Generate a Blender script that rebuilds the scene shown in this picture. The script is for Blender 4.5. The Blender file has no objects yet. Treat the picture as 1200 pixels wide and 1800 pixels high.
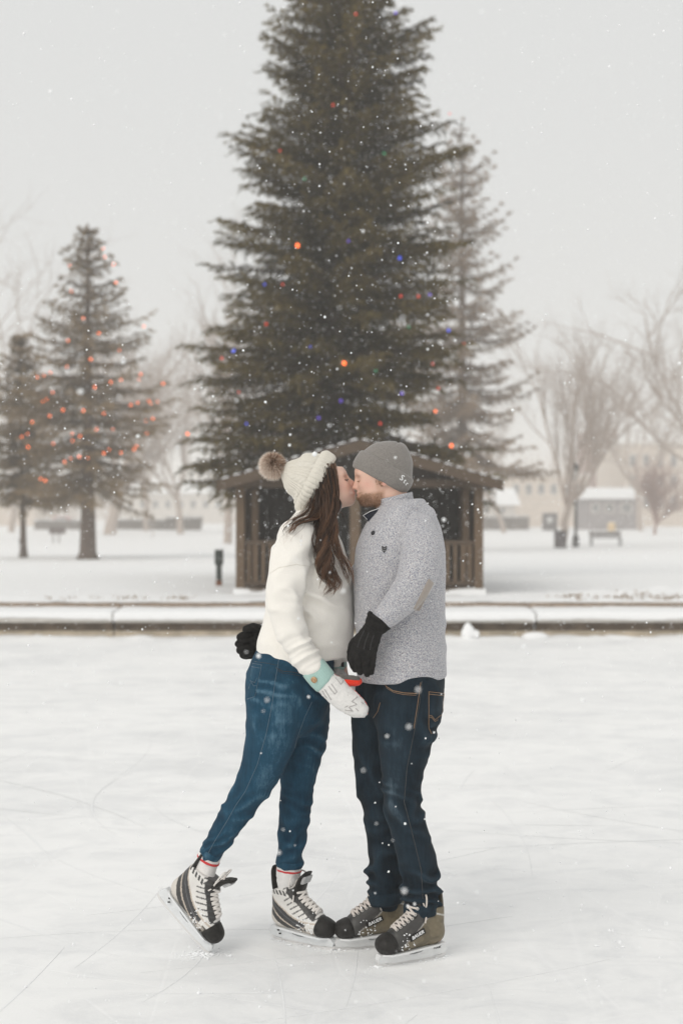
import bpy, bmesh, math, random
import numpy as np
from mathutils import Vector
from mathutils.bvhtree import BVHTree

# ------------------------------------------------------------------ camera, sky, sun, exposure
SC = bpy.context.scene
COL = SC.collection
CAMZ = 1.63
FPX = 2500.0                      # focal length in photo pixels (1200 x 1800)
cam_d = bpy.data.cameras.new('camera')
cam = bpy.data.objects.new('camera', cam_d); COL.objects.link(cam)
cam.location = (0, 0, CAMZ); cam.rotation_euler = (math.radians(90), 0, 0)
cam_d.sensor_fit = 'VERTICAL'; cam_d.sensor_height = 36.0; cam_d.sensor_width = 24.0
cam_d.lens = FPX / 1800 * 36
cam_d.clip_start = 0.05; cam_d.clip_end = 3000
cam_d.dof.use_dof = True; cam_d.dof.focus_distance = 5.15; cam_d.dof.aperture_fstop = 2.3
SC.camera = cam

SUN_EL, SUN_AZ = math.radians(38), math.radians(218)
world = bpy.data.worlds.new('World'); SC.world = world; world.use_nodes = True
wn, wl = world.node_tree.nodes, world.node_tree.links
wn.clear()
w_out = wn.new('ShaderNodeOutputWorld'); w_bg = wn.new('ShaderNodeBackground')
w_sky = wn.new('ShaderNodeTexSky'); w_sky.sky_type = 'NISHITA'; w_sky.sun_disc = False
w_sky.sun_elevation = SUN_EL; w_sky.sun_rotation = SUN_AZ
w_sky.dust_density = 6; w_sky.air_density = 1.5
w_mix = wn.new('ShaderNodeMix'); w_mix.data_type = 'RGBA'
w_mix.inputs[0].default_value = 0.97                       # closed cloud deck over the clear sky
w_mix.inputs[7].default_value = (7.45, 7.53, 7.47, 1)
wl.new(w_sky.outputs[0], w_mix.inputs[6]); wl.new(w_mix.outputs[2], w_bg.inputs[0])
w_bg.inputs[1].default_value = 0.1
wl.new(w_bg.outputs[0], w_out.inputs[0])
sun_d = bpy.data.lights.new('sun', 'SUN'); sun_d.energy = 1.25; sun_d.angle = math.radians(40)
sun_d.color = (1, .96, .9)
sun = bpy.data.objects.new('sun', sun_d); COL.objects.link(sun)
_sv = Vector((math.sin(SUN_AZ) * math.cos(SUN_EL), math.cos(SUN_AZ) * math.cos(SUN_EL), math.sin(SUN_EL)))
sun.rotation_euler = _sv.to_track_quat('Z', 'Y').to_euler()
sun.location = (0, -10, 30)
SC.view_settings.view_transform = 'Standard'; SC.view_settings.look = 'None'
SC.view_settings.gamma = 1; SC.view_settings.exposure = 0.0; SC.view_settings.use_curve_mapping = False
SC.cycles.use_denoising = True
SC.cycles.max_bounces = 6; SC.cycles.volume_bounces = 4; SC.cycles.diffuse_bounces = 4
SC.cycles.transparent_max_bounces = 8
SC.cycles.use_adaptive_sampling = False

# ------------------------------------------------------------------ small helpers
rng = np.random.default_rng(7)
random.seed(7)
A = lambda *v: np.array(v, float)

def P(px, py, d):
    """photo pixel at depth d -> world point"""
    return np.array([(px - 600) / FPX * d, d, CAMZ + (900 - py) / FPX * d])

ORG = {}
def link_mesh(name, V, Fc, mat, parent=None, origin=None, smooth=True, col=None, attrs=None):
    V = np.asarray(V, float)
    if parent is not None: org = ORG[parent.name]
    elif origin is not None: org = np.asarray(origin, float)
    else:
        org = np.array([(V[:, 0].min() + V[:, 0].max()) / 2, (V[:, 1].min() + V[:, 1].max()) / 2, V[:, 2].min()])
    me = bpy.data.meshes.new(name)
    W = V - org
    if isinstance(Fc, np.ndarray):
        n, k = Fc.shape
        me.vertices.add(len(W)); me.vertices.foreach_set('co', W.astype(np.float32).ravel())
        me.loops.add(n * k); me.loops.foreach_set('vertex_index', Fc.astype(np.int32).ravel())
        me.polygons.add(n); me.polygons.foreach_set('loop_start', np.arange(0, n * k, k, dtype=np.int32))
        me.update(calc_edges=True)
    else:
        me.from_pydata([tuple(v) for v in W], [], [tuple(f) for f in Fc]); me.update()
    if smooth: me.polygons.foreach_set('use_smooth', np.ones(len(me.polygons), bool))
    if col is not None:
        c = np.ones((len(V), 4), np.float32); c[:, :3] = col
        me.color_attributes.new('Col', 'FLOAT_COLOR', 'POINT').data.foreach_set('color', c.ravel())
    for an, av in (attrs or {}).items():
        me.attributes.new(an, 'FLOAT', 'POINT').data.foreach_set('value', np.asarray(av, np.float32))
    if mat is not None: me.materials.append(mat)
    o = bpy.data.objects.new(name, me); COL.objects.link(o)
    ORG[o.name] = org
    if parent is not None: o.parent = parent
    else: o.location = org
    return o

def thing(name, label, cat, loc, group=None):
    o = bpy.data.objects.new(name, None); COL.objects.link(o)
    o.location = tuple(loc); o.empty_display_size = .2
    ORG[o.name] = np.asarray(loc, float)
    return tag(o, label, cat, group)

def tag(o, label=None, cat=None, group=None, kind=None):
    if label: o['label'] = label
    if cat: o['category'] = cat
    if group: o['group'] = group
    if kind: o['kind'] = kind
    return o

def dup(root, loc, rotz=0, scale=1, label=None):
    r = root.copy(); COL.objects.link(r); r.location = tuple(loc); r.rotation_euler = (0, 0, rotz)
    r.scale = (scale,) * 3
    if label: r['label'] = label
    for ch in list(root.children):
        c = ch.copy(); COL.objects.link(c); c.parent = r
        for g in ch.children:
            e = g.copy(); COL.objects.link(e); e.parent = c
    return r

class MB:
    """collects geometry for one mesh"""
    def __init__(s): s.V = []; s.F = []; s.C = []; s.n = 0
    def add(s, V, Fc, c=None):
        V = np.asarray(V, float)
        s.V.append(V); s.F += [tuple(int(i) + s.n for i in f) for f in Fc]; s.n += len(V)
        if c is not None: s.C.append(np.broadcast_to(np.asarray(c, float), (len(V), 3)))
        return s
    def box(s, lo, hi, c=None):
        (x0, y0, z0), (x1, y1, z1) = lo, hi
        V = [(x0, y0, z0), (x1, y0, z0), (x1, y1, z0), (x0, y1, z0), (x0, y0, z1), (x1, y0, z1), (x1, y1, z1), (x0, y1, z1)]
        return s.add(V, [(0, 3, 2, 1), (4, 5, 6, 7), (0, 1, 5, 4), (1, 2, 6, 5), (2, 3, 7, 6), (3, 0, 4, 7)], c)
    def cbox(s, lo, hi, b=.006, c=None):
        """box with chamfered edges"""
        lo, hi = np.array(lo, float), np.array(hi, float); b = min(b, *(0.45 * (hi - lo)))
        bm = bmesh.new(); bmesh.ops.create_cube(bm, size=1)
        for v in bm.verts: v.co = Vector((lo + hi) / 2 + np.array(v.co) * (hi - lo))
        bmesh.ops.bevel(bm, geom=bm.edges[:], offset=b, segments=1, affect='EDGES')
        bm.verts.index_update()
        V = [tuple(v.co) for v in bm.verts]; Fc = [tuple(v.index for v in f.verts) for f in bm.faces]; bm.free()
        return s.add(V, Fc, c)
    def tube(s, pts, rad, sides=6, c=None, cap=True):
        return s.add(*tube(pts, rad, sides, cap), c)
    def build(s, name, mat, parent=None, **k):
        col = np.concatenate(s.C) if s.C and 'col' not in k else k.pop('col', None)
        return link_mesh(name, np.concatenate(s.V), s.F, mat, parent, col=col, **k)

def tube(pts, rad, sides=6, cap=True):
    pts = np.asarray(pts, float); n = len(pts)
    rad = np.broadcast_to(np.asarray(rad, float), (n,))
    t = np.gradient(pts, axis=0); t /= np.linalg.norm(t, axis=1)[:, None] + 1e-12
    ref = A(0, 0, 1) if abs(t[0][2]) < .8 else A(1, 0, 0)
    u = np.cross(t[0], ref); u /= np.linalg.norm(u)
    V = []; a = np.arange(sides) / sides * 2 * math.pi
    for i in range(n):
        u = u - t[i] * u.dot(t[i]); u /= np.linalg.norm(u) + 1e-12
        w = np.cross(t[i], u)
        V.append(pts[i] + rad[i] * (np.cos(a)[:, None] * u + np.sin(a)[:, None] * w))
    V = np.concatenate(V); Fc = []
    for i in range(n - 1):
        for j in range(sides):
            k = (j + 1) % sides
            Fc.append((i * sides + j, i * sides + k, (i + 1) * sides + k, (i + 1) * sides + j))
    if cap and sides > 2:
        Fc.append(tuple(range(sides - 1, -1, -1))); Fc.append(tuple((n - 1) * sides + j for j in range(sides)))
    return V, Fc

def crom(N, sub):
    """Catmull-Rom resampling of node rows"""
    N = np.asarray(N, float)
    Q = np.vstack([2 * N[0] - N[1], N, 2 * N[-1] - N[-2]]); out = []
    for i in range(1, len(Q) - 2):
        p0, p1, p2, p3 = Q[i - 1:i + 3]
        for t in np.arange(sub) / sub:
            out.append(.5 * (2 * p1 + (p2 - p0) * t + (2 * p0 - 5 * p1 + 4 * p2 - p3) * t * t + (3 * p1 - p0 - 3 * p2 + p3) * t ** 3))
    out.append(N[-1])
    return np.array(out)

def _h(i, j, k, seed):
    n = (i * 374761393 + j * 668265263 + k * 2147483647 + seed * 974634777) & 0x7fffffff
    n = ((n ^ (n >> 13)) * 1274126177) & 0x7fffffff
    n = (n ^ (n >> 16))
    return (n & 0xffff) / 65535.0
def vnoise(p, seed=0):
    p = np.asarray(p, float); i = np.floor(p).astype(np.int64); f = p - i; f = f * f * (3 - 2 * f)
    r = 0
    for dx in (0, 1):
        for dy in (0, 1):
            for dz in (0, 1):
                w = (f[:, 0] if dx else 1 - f[:, 0]) * (f[:, 1] if dy else 1 - f[:, 1]) * (f[:, 2] if dz else 1 - f[:, 2])
                r = r + w * _h(i[:, 0] + dx, i[:, 1] + dy, i[:, 2] + dz, seed)
    return r
def sstep(a, b, x):
    t = np.clip((x - a) / (b - a), 0, 1); return t * t * (3 - 2 * t)

# ------------------------------------------------------------------ implicit surfaces (bodies, clothes, boots)
class Field:
    def __init__(s, lo, hi, h):
        s.lo = np.asarray(lo, float); s.h = h
        s.n = np.ceil((np.asarray(hi) - s.lo) / h).astype(int) + 1
        s.G = np.full(s.n, .5, np.float32)
    def _sub(s, lo, hi):
        a = np.clip(np.floor((lo - s.lo) / s.h).astype(int), 0, s.n - 1); b = np.clip(np.ceil((hi - s.lo) / s.h).astype(int) + 1, 1, s.n)
        if (b <= a).any(): return None
        sl = tuple(slice(a[i], b[i]) for i in range(3))
        ax = [(s.lo[i] + np.arange(a[i], b[i]) * s.h).astype(np.float32) for i in range(3)]
        return sl, ax[0][:, None, None], ax[1][None, :, None], ax[2][None, None, :]
    def _blend(s, sl, d, k, op='add'):
        g = s.G[sl]
        if op == 'add':
            hh = np.maximum(k - np.abs(g - d), 0) / k if k > 0 else 0
            s.G[sl] = np.minimum(g, d) - hh * hh * k * .25
        else:
            d = -d; hh = np.maximum(k - np.abs(g - d), 0) / k if k > 0 else 0
            s.G[sl] = np.maximum(g, d) + hh * hh * k * .25
    def chain(s, nodes, k=.015, sub=4, v=(0, 1, 0), scale=1.0, op='add'):
        """nodes: rows x,y,z,ra,rb ; rb is the half width along v"""
        N = crom(nodes, sub) if sub > 1 else np.asarray(nodes, float)
        N = N.copy(); N[:, 3:] *= scale
        m = N[:, 3:].max() + k + 3 * s.h
        r = s._sub(N[:, :3].min(0) - m, N[:, :3].max(0) + m)
        if r is None: return s
        sl0, _, _, _ = r; off = np.array([q.start for q in sl0])
        T = np.full([q.stop - q.start for q in sl0], .5, np.float32)
        v = np.asarray(v, float); v = v / np.linalg.norm(v)
        for a, b in zip(N[:-1], N[1:]):
            mm = max(a[3:].max(), b[3:].max()) + k + 3 * s.h
            q = s._sub(np.minimum(a[:3], b[:3]) - mm, np.maximum(a[:3], b[:3]) + mm)
            if q is None: continue
            sl, X, Y, Z = q
            ab = b[:3] - a[:3]; L2 = max(ab.dot(ab), 1e-12)
            dx, dy, dz = X - np.float32(a[0]), Y - np.float32(a[1]), Z - np.float32(a[2])
            t = np.clip((dx * ab[0] + dy * ab[1] + dz * ab[2]) / L2, 0, 1).astype(np.float32)
            dx = dx - t * np.float32(ab[0]); dy = dy - t * np.float32(ab[1]); dz = dz - t * np.float32(ab[2])
            dv = dx * np.float32(v[0]) + dy * np.float32(v[1]) + dz * np.float32(v[2])
            tot = dx * dx + dy * dy + dz * dz
            ra = a[3] + t * np.float32(b[3] - a[3]); rb = a[4] + t * np.float32(b[4] - a[4])
            d = (np.sqrt(np.maximum(tot - dv * dv, 0) / (ra * ra) + dv * dv / (rb * rb)) - 1) * np.minimum(ra, rb)
            l = tuple(slice(sl[i].start - off[i], sl[i].stop - off[i]) for i in range(3))
            T[l] = np.minimum(T[l], d)
        s._blend(sl0, T, k, op)
        return s
    def ell(s, c, semi, k=.015, R=None, op='add'):
        c = np.asarray(c, float); semi = np.asarray(semi, float); m = semi.max() + k + 3 * s.h
        q = s._sub(c - m, c + m)
        if q is None: return s
        sl, X, Y, Z = q
        dx, dy, dz = X - np.float32(c[0]), Y - np.float32(c[1]), Z - np.float32(c[2])
        if R is not None:
            R = np.asarray(R, np.float32)
            dx, dy, dz = (R[0, 0] * dx + R[1, 0] * dy + R[2, 0] * dz, R[0, 1] * dx + R[1, 1] * dy + R[2, 1] * dz, R[0, 2] * dx + R[1, 2] * dy + R[2, 2] * dz)
        d = (np.sqrt((dx / semi[0]) ** 2 + (dy / semi[1]) ** 2 + (dz / semi[2]) ** 2) - 1) * semi.min()
        s._blend(sl, d.astype(np.float32), k, op)
        return s
    def cut(s, p, nrm, k=.004):
        """removes everything on the side the normal points to"""
        nrm = np.asarray(nrm, float); nrm /= np.linalg.norm(nrm); p = np.asarray(p, float)
        ax = [(s.lo[i] + np.arange(s.n[i]) * s.h).astype(np.float32) for i in range(3)]
        d = (ax[0][:, None, None] - p[0]) * nrm[0] + (ax[1][None, :, None] - p[1]) * nrm[1] + (ax[2][None, None, :] - p[2]) * nrm[2]
        d = d.astype(np.float32); hh = np.maximum(k - np.abs(s.G - d), 0) / k
        s.G = np.maximum(s.G, d) + hh * hh * k * .25
        return s
    def mesh(s):
        G = s.G; G[0] = .5; G[-1] = .5; G[:, 0] = .5; G[:, -1] = .5; G[:, :, 0] = .5; G[:, :, -1] = .5
        S = G < 0
        cnt = np.zeros(np.array(S.shape) - 1, np.uint8)
        for dx in (0, 1):
            for dy in (0, 1):
                for dz in (0, 1):
                    cnt += S[dx:S.shape[0] - 1 + dx, dy:S.shape[1] - 1 + dy, dz:S.shape[2] - 1 + dz]
        act = (cnt > 0) & (cnt < 8)
        I, J, K = np.nonzero(act); n = len(I)
        idx = np.full(act.shape, -1, np.int32); idx[I, J, K] = np.arange(n)
        acc = np.zeros((n, 3)); c = np.zeros(n)
        corners = [(a, b, d) for a in (0, 1) for b in (0, 1) for d in (0, 1)]
        val = {q: G[I + q[0], J + q[1], K + q[2]] for q in corners}
        for q in corners:
            for ax in range(3):
                if q[ax] == 0:
                    r = list(q); r[ax] = 1; r = tuple(r)
                    a, b = val[q], val[r]; m = (a < 0) != (b < 0)
                    t = np.where(m, a / np.where(m, a - b, 1), 0)
                    pos = np.tile(np.array(q, float), (n, 1)); pos[:, ax] = t
                    acc[m] += pos[m]; c[m] += 1
        V = (np.stack([I, J, K], 1) + acc / c[:, None]) * s.h + s.lo
        Fs = []
        for ax in range(3):
            u, w = (ax + 1) % 3, (ax + 2) % 3
            sa = [slice(None)] * 3; sb = [slice(None)] * 3; sa[ax] = slice(0, -1); sb[ax] = slice(1, None)
            d = S[tuple(sa)] != S[tuple(sb)]
            e = np.array(np.nonzero(d)).T
            e = e[(e[:, u] > 0) & (e[:, w] > 0) & (e[:, u] < S.shape[u] - 1) & (e[:, w] < S.shape[w] - 1)]
            ins = S[e[:, 0], e[:, 1], e[:, 2]]
            q = []
            for (du, dw) in ((-1, -1), (0, -1), (0, 0), (-1, 0)):
                f = e.copy(); f[:, u] += du; f[:, w] += dw; q.append(idx[f[:, 0], f[:, 1], f[:, 2]])
            q = np.stack(q, 1); q[~ins] = q[~ins][:, ::-1]
            Fs.append(q)
        return V, np.concatenate(Fs)

def vnormals(V, Fc):
    a, b, c, d = (V[Fc[:, i]] for i in range(4))
    fn = np.cross(c - a, d - b); N = np.zeros_like(V)
    for i in range(4): np.add.at(N, Fc[:, i], fn)
    return N / (np.linalg.norm(N, axis=1)[:, None] + 1e-12)
def relax(V, Fc, it=1, w=.5):
    for _ in range(it):
        S = np.zeros_like(V); c = np.zeros(len(V))
        for i in range(4):
            j = Fc[:, (i + 1) % 4]; np.add.at(S, Fc[:, i], V[j]); np.add.at(c, Fc[:, i], 1)
            np.add.at(S, j, V[Fc[:, i]]); np.add.at(c, j, 1)
        V = V + w * (S / c[:, None] - V)
    return V

def nodes(D, rows, scale=1.0):
    """rows px,py,dd,ra[,rb] in photo pixels -> world rows"""
    out = []
    for r in rows:
        px, py, dd, ra = r[:4]; rb = r[4] if len(r) > 4 else ra
        d = D + dd; k = d / FPX
        out.append([*P(px, py, d), ra * k * scale, rb * k * scale])
    return out

class Caster:
    """drops photo-pixel polylines onto a built surface (seams, stitching, badges)"""
    def __init__(s, V, Fc):
        s.t = BVHTree.FromPolygons([tuple(v) for v in V], [tuple(int(i) for i in f) for f in Fc])
    def hit(s, px, py):
        d = Vector(((px - 600) / FPX, 1, (900 - py) / FPX)).normalized()
        loc, n, i, _ = s.t.ray_cast(Vector((0, 0, CAMZ)), d)
        return (np.array(loc), np.array(n)) if loc is not None else (None, None)
    def line(s, pts, r=.0012, lift=.0006, step=4, sides=5, close=False):
        pts = np.asarray(pts, float)
        if close: pts = np.vstack([pts, pts[:1]])
        out = []
        for a, b in zip(pts[:-1], pts[1:]):
            m = max(2, int(np.hypot(*(b - a)) / step) + 1)
            for t in np.arange(m) / m: out.append(a + (b - a) * t)
        out.append(pts[-1]); Q = []
        for q in out:
            l, n = s.hit(*q)
            if l is not None:
                if n[1] > 0: n = -n
                if not Q or np.linalg.norm(l - Q[-1]) < .08: Q.append(l + n * lift)
        return tube(Q, r, sides) if len(Q) > 1 else (np.zeros((0, 3)), [])
    def patch(s, poly, lift=.002, nu=10, nv=12, thick=.003):
        """four-cornered sewn-on patch: poly = 4 photo corners, lies on the surface with its own thickness"""
        p = np.asarray(poly, float); g = []
        for j in range(nv + 1):
            for i in range(nu + 1):
                u, v = i / nu, j / nv
                q = (p[0] * (1 - u) + p[1] * u) * (1 - v) + (p[3] * (1 - u) + p[2] * u) * v
                l, n = s.hit(*q)
                if l is None: l, n = (g[-1][0], g[-1][1]) if g else (P(*q, 5.2), A(0, -1, 0))
                if n[1] > 0: n = -n
                e = min(i, nu - i, 1) * min(j, nv - j, 1)
                g.append((l, n, e))
        V = [l + n * (lift if e else -thick) for l, n, e in g]
        Fc = [(j * (nu + 1) + i, (j + 1) * (nu + 1) + i, (j + 1) * (nu + 1) + i + 1, j * (nu + 1) + i + 1) for j in range(nv) for i in range(nu)]
        return np.array(V), Fc
# ------------------------------------------------------------------ materials
class NT:
    def __init__(s, name):
        s.m = bpy.data.materials.new(name); s.m.use_nodes = True
        s.n, s.l = s.m.node_tree.nodes, s.m.node_tree.links
        s.b = s.n['Principled BSDF']; s.tc = s.n.new('ShaderNodeTexCoord')
    def co(s, scale=(1, 1, 1), rot=(0, 0, 0)):
        mp = s.n.new('ShaderNodeMapping'); mp.inputs['Scale'].default_value = scale; mp.inputs['Rotation'].default_value = rot
        s.l.new(s.tc.outputs['Object'], mp.inputs[0]); return mp.outputs[0]
    def noise(s, scale, detail=4, rough=.55, co=None, dist=0):
        t = s.n.new('ShaderNodeTexNoise'); t.inputs['Scale'].default_value = scale; t.inputs['Detail'].default_value = detail
        t.inputs['Roughness'].default_value = rough; t.inputs['Distortion'].default_value = dist
        s.l.new(co if co is not None else s.co(), t.inputs['Vector']); return t.outputs['Fac']
    def wave(s, scale, co=None, dist=0, kind='BANDS', direction='X'):
        t = s.n.new('ShaderNodeTexWave'); t.wave_type = kind; t.bands_direction = direction
        t.inputs['Scale'].default_value = scale; t.inputs['Distortion'].default_value = dist
        s.l.new(co if co is not None else s.co(), t.inputs['Vector']); return t.outputs['Fac']
    def voro(s, scale, co=None, feature='F1', out='Distance'):
        t = s.n.new('ShaderNodeTexVoronoi'); t.feature = feature; t.inputs['Scale'].default_value = scale
        s.l.new(co if co is not None else s.co(), t.inputs['Vector']); return t.outputs[out]
    def ramp(s, fac, stops, interp='LINEAR'):
        r = s.n.new('ShaderNodeValToRGB'); e = r.color_ramp; e.interpolation = interp
        while len(e.elements) < len(stops): e.elements.new(.5)
        for el, (p, c) in zip(e.elements, stops):
            el.position = p; el.color = (*c, 1) if hasattr(c, '__len__') else (c, c, c, 1)
        s.l.new(fac, r.inputs[0]); return r.outputs[0]
    def mix(s, fac, a, b, mode='MIX'):
        m = s.n.new('ShaderNodeMix'); m.data_type = 'RGBA'; m.blend_type = mode
        for i, v in ((0, fac), (6, a), (7, b)):
            sock = m.inputs[i]
            if isinstance(v, bpy.types.NodeSocket): s.l.new(v, sock)
            elif hasattr(v, '__len__'): sock.default_value = (*v, 1)
            else: sock.default_value = v if i == 0 else (v, v, v, 1)
        return m.outputs[2]
    def math(s, op, a, b=0.0):
        m = s.n.new('ShaderNodeMath'); m.operation = op
        for sock, v in ((m.inputs[0], a), (m.inputs[1], b)):
            if isinstance(v, bpy.types.NodeSocket): s.l.new(v, sock)
            else: sock.default_value = v
        return m.outputs[0]
    def attr(s, name, out='Color'):
        a = s.n.new('ShaderNodeAttribute'); a.attribute_name = name; return a.outputs[out]
    def base(s, c):
        if isinstance(c, bpy.types.NodeSocket): s.l.new(c, s.b.inputs['Base Color'])
        else: s.b.inputs['Base Color'].default_value = (*c, 1)
        return s
    def rough(s, r):
        if isinstance(r, bpy.types.NodeSocket): s.l.new(r, s.b.inputs['Roughness'])
        else: s.b.inputs['Roughness'].default_value = r
        return s
    def set(s, **k):
        for a, v in k.items(): s.b.inputs[a.replace('_', ' ')].default_value = v
        return s
    def bump(s, h, strength=.3, dist=.01):
        b = s.n.new('ShaderNodeBump'); b.inputs['Strength'].default_value = strength; b.inputs['Distance'].default_value = dist
        s.l.new(h, b.inputs['Height'])
        prev = s.b.inputs['Normal'].links
        if prev: s.l.new(prev[0].from_socket, b.inputs['Normal'])
        s.l.new(b.outputs[0], s.b.inputs['Normal']); return s

M = {}
def plain(name, c, r=.6, var=.25, scale=20, bump=0, **k):
    t = NT(name); n = t.noise(scale, 5)
    c = np.array(c)
    t.base(t.ramp(n, [(.25, tuple(c * (1 - var))), (.75, tuple(c * (1 + var)))])).rough(r).set(**k)
    if bump: t.bump(n, bump, .01)
    M[name] = t.m; return t.m

# snow-dusted ice of the rink
t = NT('rink_ice')
big = t.noise(.9, 6, .6, t.co((.7, .95, 1)), .8)
mid = t.noise(3.2, 6, .65, t.co((.8, 1.1, 1)), 1.2)
fin = t.noise(38, 5, .7)
scr = t.voro(1.7, t.co((1, .35, 1), (0, 0, .5)), 'DISTANCE_TO_EDGE')
scr2 = t.voro(2.6, t.co((.4, 1.1, 1), (0, 0, -.35)), 'DISTANCE_TO_EDGE')
patch = t.mix(.5, t.ramp(big, [(.36, 0.), (.56, 1.)]), t.ramp(mid, [(.36, 0.), (.54, 1.)]))
line = t.math('MINIMUM', t.ramp(scr, [(0., 0.), (.018, 1.)]), t.ramp(scr2, [(0., 0.), (.012, 1.)]))
c = t.mix(patch, (.765, .772, .78), (.905, .905, .90))
c = t.mix(t.math('MULTIPLY', t.ramp(fin, [(.45, 0.), (.7, 1.)]), .30), c, (.95, .95, .94))
c = t.mix(t.math('MULTIPLY', t.math('SUBTRACT', 1, line), .22), c, (.96, .96, .96))
t.base(c).rough(t.mix(patch, .42, .8)).set(Specular_IOR_Level=.35)
t.bump(t.mix(.5, patch, fin), .25, .01); t.bump(line, .15, .004)
M['rink_ice'] = t.m
# deep park snow
t = NT('park_snow')
n1 = t.noise(.8, 6, .6); n2 = t.noise(14, 6, .7)
t.base(t.mix(n1, (.86, .865, .87), (.9, .9, .895))).rough(.9).set(Specular_IOR_Level=.1)
t.bump(n1, .3, .15); t.bump(n2, .4, .02); M['park_snow'] = t.m
plain('fresh_snow', (.87, .875, .88), .9, .03, 30, .5)
plain('flake', (.92, .93, .94), .9, .01, 30)
M['flake'].node_tree.nodes['Principled BSDF'].inputs['Subsurface Weight'].default_value = 0
plain('concrete', (.60, .57, .53), .9, .12, 9, .4)
plain('concrete_stain', (.46, .39, .30), .9, .3, 5, .4)
plain('concrete_shaded', (.12, .09, .065), .9, .45, 6, .4)  # overhang shade painted in as a darker concrete
plain('timber_edge', (.36, .285, .225), .9, .25, 14, .3)
# wood of the hut
def wood(name, c, axis=2, var=.35):
    t = NT(name); sc = [22, 22, 22]; sc[axis] = 1.6
    g = t.noise(3, 7, .65, t.co(tuple(sc)), .4); k = t.noise(1.6, 3)
    c = np.array(c); col = t.ramp(g, [(.2, tuple(c * (1 - var))), (.8, tuple(c * (1 + var)))])
    t.base(t.mix(t.math('MULTIPLY', k, .35), col, tuple(c * .55))).rough(.8).bump(g, .35, .008)
    M[name] = t.m
wood('weathered_wood', (.145, .096, .058), 2)
wood('weathered_beam', (.098, .067, .044), 0)
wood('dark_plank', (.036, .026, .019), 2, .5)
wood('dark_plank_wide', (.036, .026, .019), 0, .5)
plain('shingle', (.085, .065, .055), .9, .4, 9, .4)
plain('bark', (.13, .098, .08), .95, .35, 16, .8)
plain('bark_far_hazed', (.42, .35, .305), .95, .2, 8)  # bark paled beyond its own tone, so haze is partly in the colour
def needles(name, a, b):
    t = NT(name); f = t.attr('tint', 'Fac')
    t.base(t.mix(f, a, b)).rough(.65).set(Specular_IOR_Level=.12); M[name] = t.m
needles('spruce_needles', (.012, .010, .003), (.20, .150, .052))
needles('fir_needles_hazed', (.12, .085, .045), (.34, .25, .15))  # distance haze painted in: kept paler than the spruce
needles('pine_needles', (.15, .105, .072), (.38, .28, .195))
def glow(name, c, s):
    t = NT(name); t.base(c).rough(.3).set(Emission_Color=(*c, 1), Emission_Strength=s); M[name] = t.m
glow('bulb_orange', (1.0, .17, .035), 2.6); glow('bulb_blue', (.06, .12, 1.0), .8)
glow('bulb_red', (.9, .06, .03), .6); glow('bulb_green', (.03, .5, .22), .35); glow('bulb_purple', (.22, .12, .95), .55)

# skin: colour from the painted-on features (lips, stubble, blush), fine pores on top
t = NT('skin'); a = t.attr('Col'); n = t.noise(160, 4)
t.base(t.mix(.12, a, t.mix(n, (.55, .33, .25), (.9, .66, .55)))).rough(.5).set(Subsurface_Weight=.12, Subsurface_Scale=.01, Specular_IOR_Level=.4)
t.b.inputs['Subsurface Radius'].default_value = (1, .35, .2)
t.bump(t.noise(500, 3), .08, .001); M['skin'] = t.m
t = NT('beard_skin'); a = t.attr('Col'); M['beard_skin'] = t.m
t.base(a).rough(.7)
# hair with strand-to-strand variation
t = NT('brown_hair'); f = t.attr('tint', 'Fac')
t.base(t.ramp(f, [(0., (.010, .0055, .0035)), (.4, (.048, .024, .013)), (1., (.25, .125, .065))])).rough(.38).set(Specular_IOR_Level=.55)
M['brown_hair'] = t.m
t = NT('short_hair'); f = t.attr('tint', 'Fac')
t.base(t.mix(f, (.19, .092, .044), (.50, .29, .16))).rough(.5); M['short_hair'] = t.m
t = NT('pompom_fur'); f = t.attr('tint', 'Fac')
t.base(t.ramp(f, [(0., (.05, .024, .014)), (.45, (.24, .125, .07)), (.72, (.58, .41, .30)), (.95, (.88, .80, .72))])).rough(.7); M['pompom_fur'] = t.m
# off-white fleece
def cloth(name, c, var, sc, bs, bd=.004, r=.95, sheen=.3):
    t = NT(name); n = t.noise(sc, 5, .65); w = t.noise(7, 4)
    c = np.array(c); col = t.ramp(n, [(.25, tuple(c * (1 - var))), (.75, tuple(np.minimum(c * (1 + var), .95)))])
    t.base(t.mix(t.math('MULTIPLY', w, .12), col, tuple(c * .86))).rough(r).set(Sheen_Weight=sheen, Specular_IOR_Level=.2)
    t.bump(n, bs, bd); M[name] = t.m
cloth('cream_fleece', (.86, .83, .775), .05, 240, .3)
cloth('cream_knit', (.69, .655, .58), .06, 190, .35)
cloth('grey_jersey', (.225, .208, .192), .34, 260, .3)
cloth('mint_rib', (.40, .585, .54), .12, 220, .5)
cloth('white_felt', (.78, .765, .745), .07, 150, .5, .006)
cloth('grey_yarn', (.46, .44, .43), .2, 200, .5)
cloth('red_felt', (.80, .045, .02), .12, 150, .4)
cloth('dark_felt', (.13, .12, .11), .2, 150, .4)
cloth('navy_lining', (.016, .018, .028), .3, 150, .3)
cloth('elbow_suede', (.36, .315, .28), .12, 200, .25)
cloth('sock_white', (.78, .76, .74), .06, 220, .4)
cloth('sock_red', (.62, .05, .05), .15, 220, .4)
cloth('stitch_tan', (.36, .21, .105), .2, 200, .2)
cloth('stitch_blue', (.085, .135, .18), .2, 200, .2)
cloth('stitch_dark', (.03, .03, .03), .2, 200, .2)
cloth('thread_white', (.82, .82, .82), .05, 200, .2)
cloth('lace_white', (.76, .72, .68), .1, 200, .4)
cloth('lace_grey', (.66, .60, .55), .12, 200, .4)
plain('button_dark', (.02, .02, .025), .35, .2)
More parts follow.
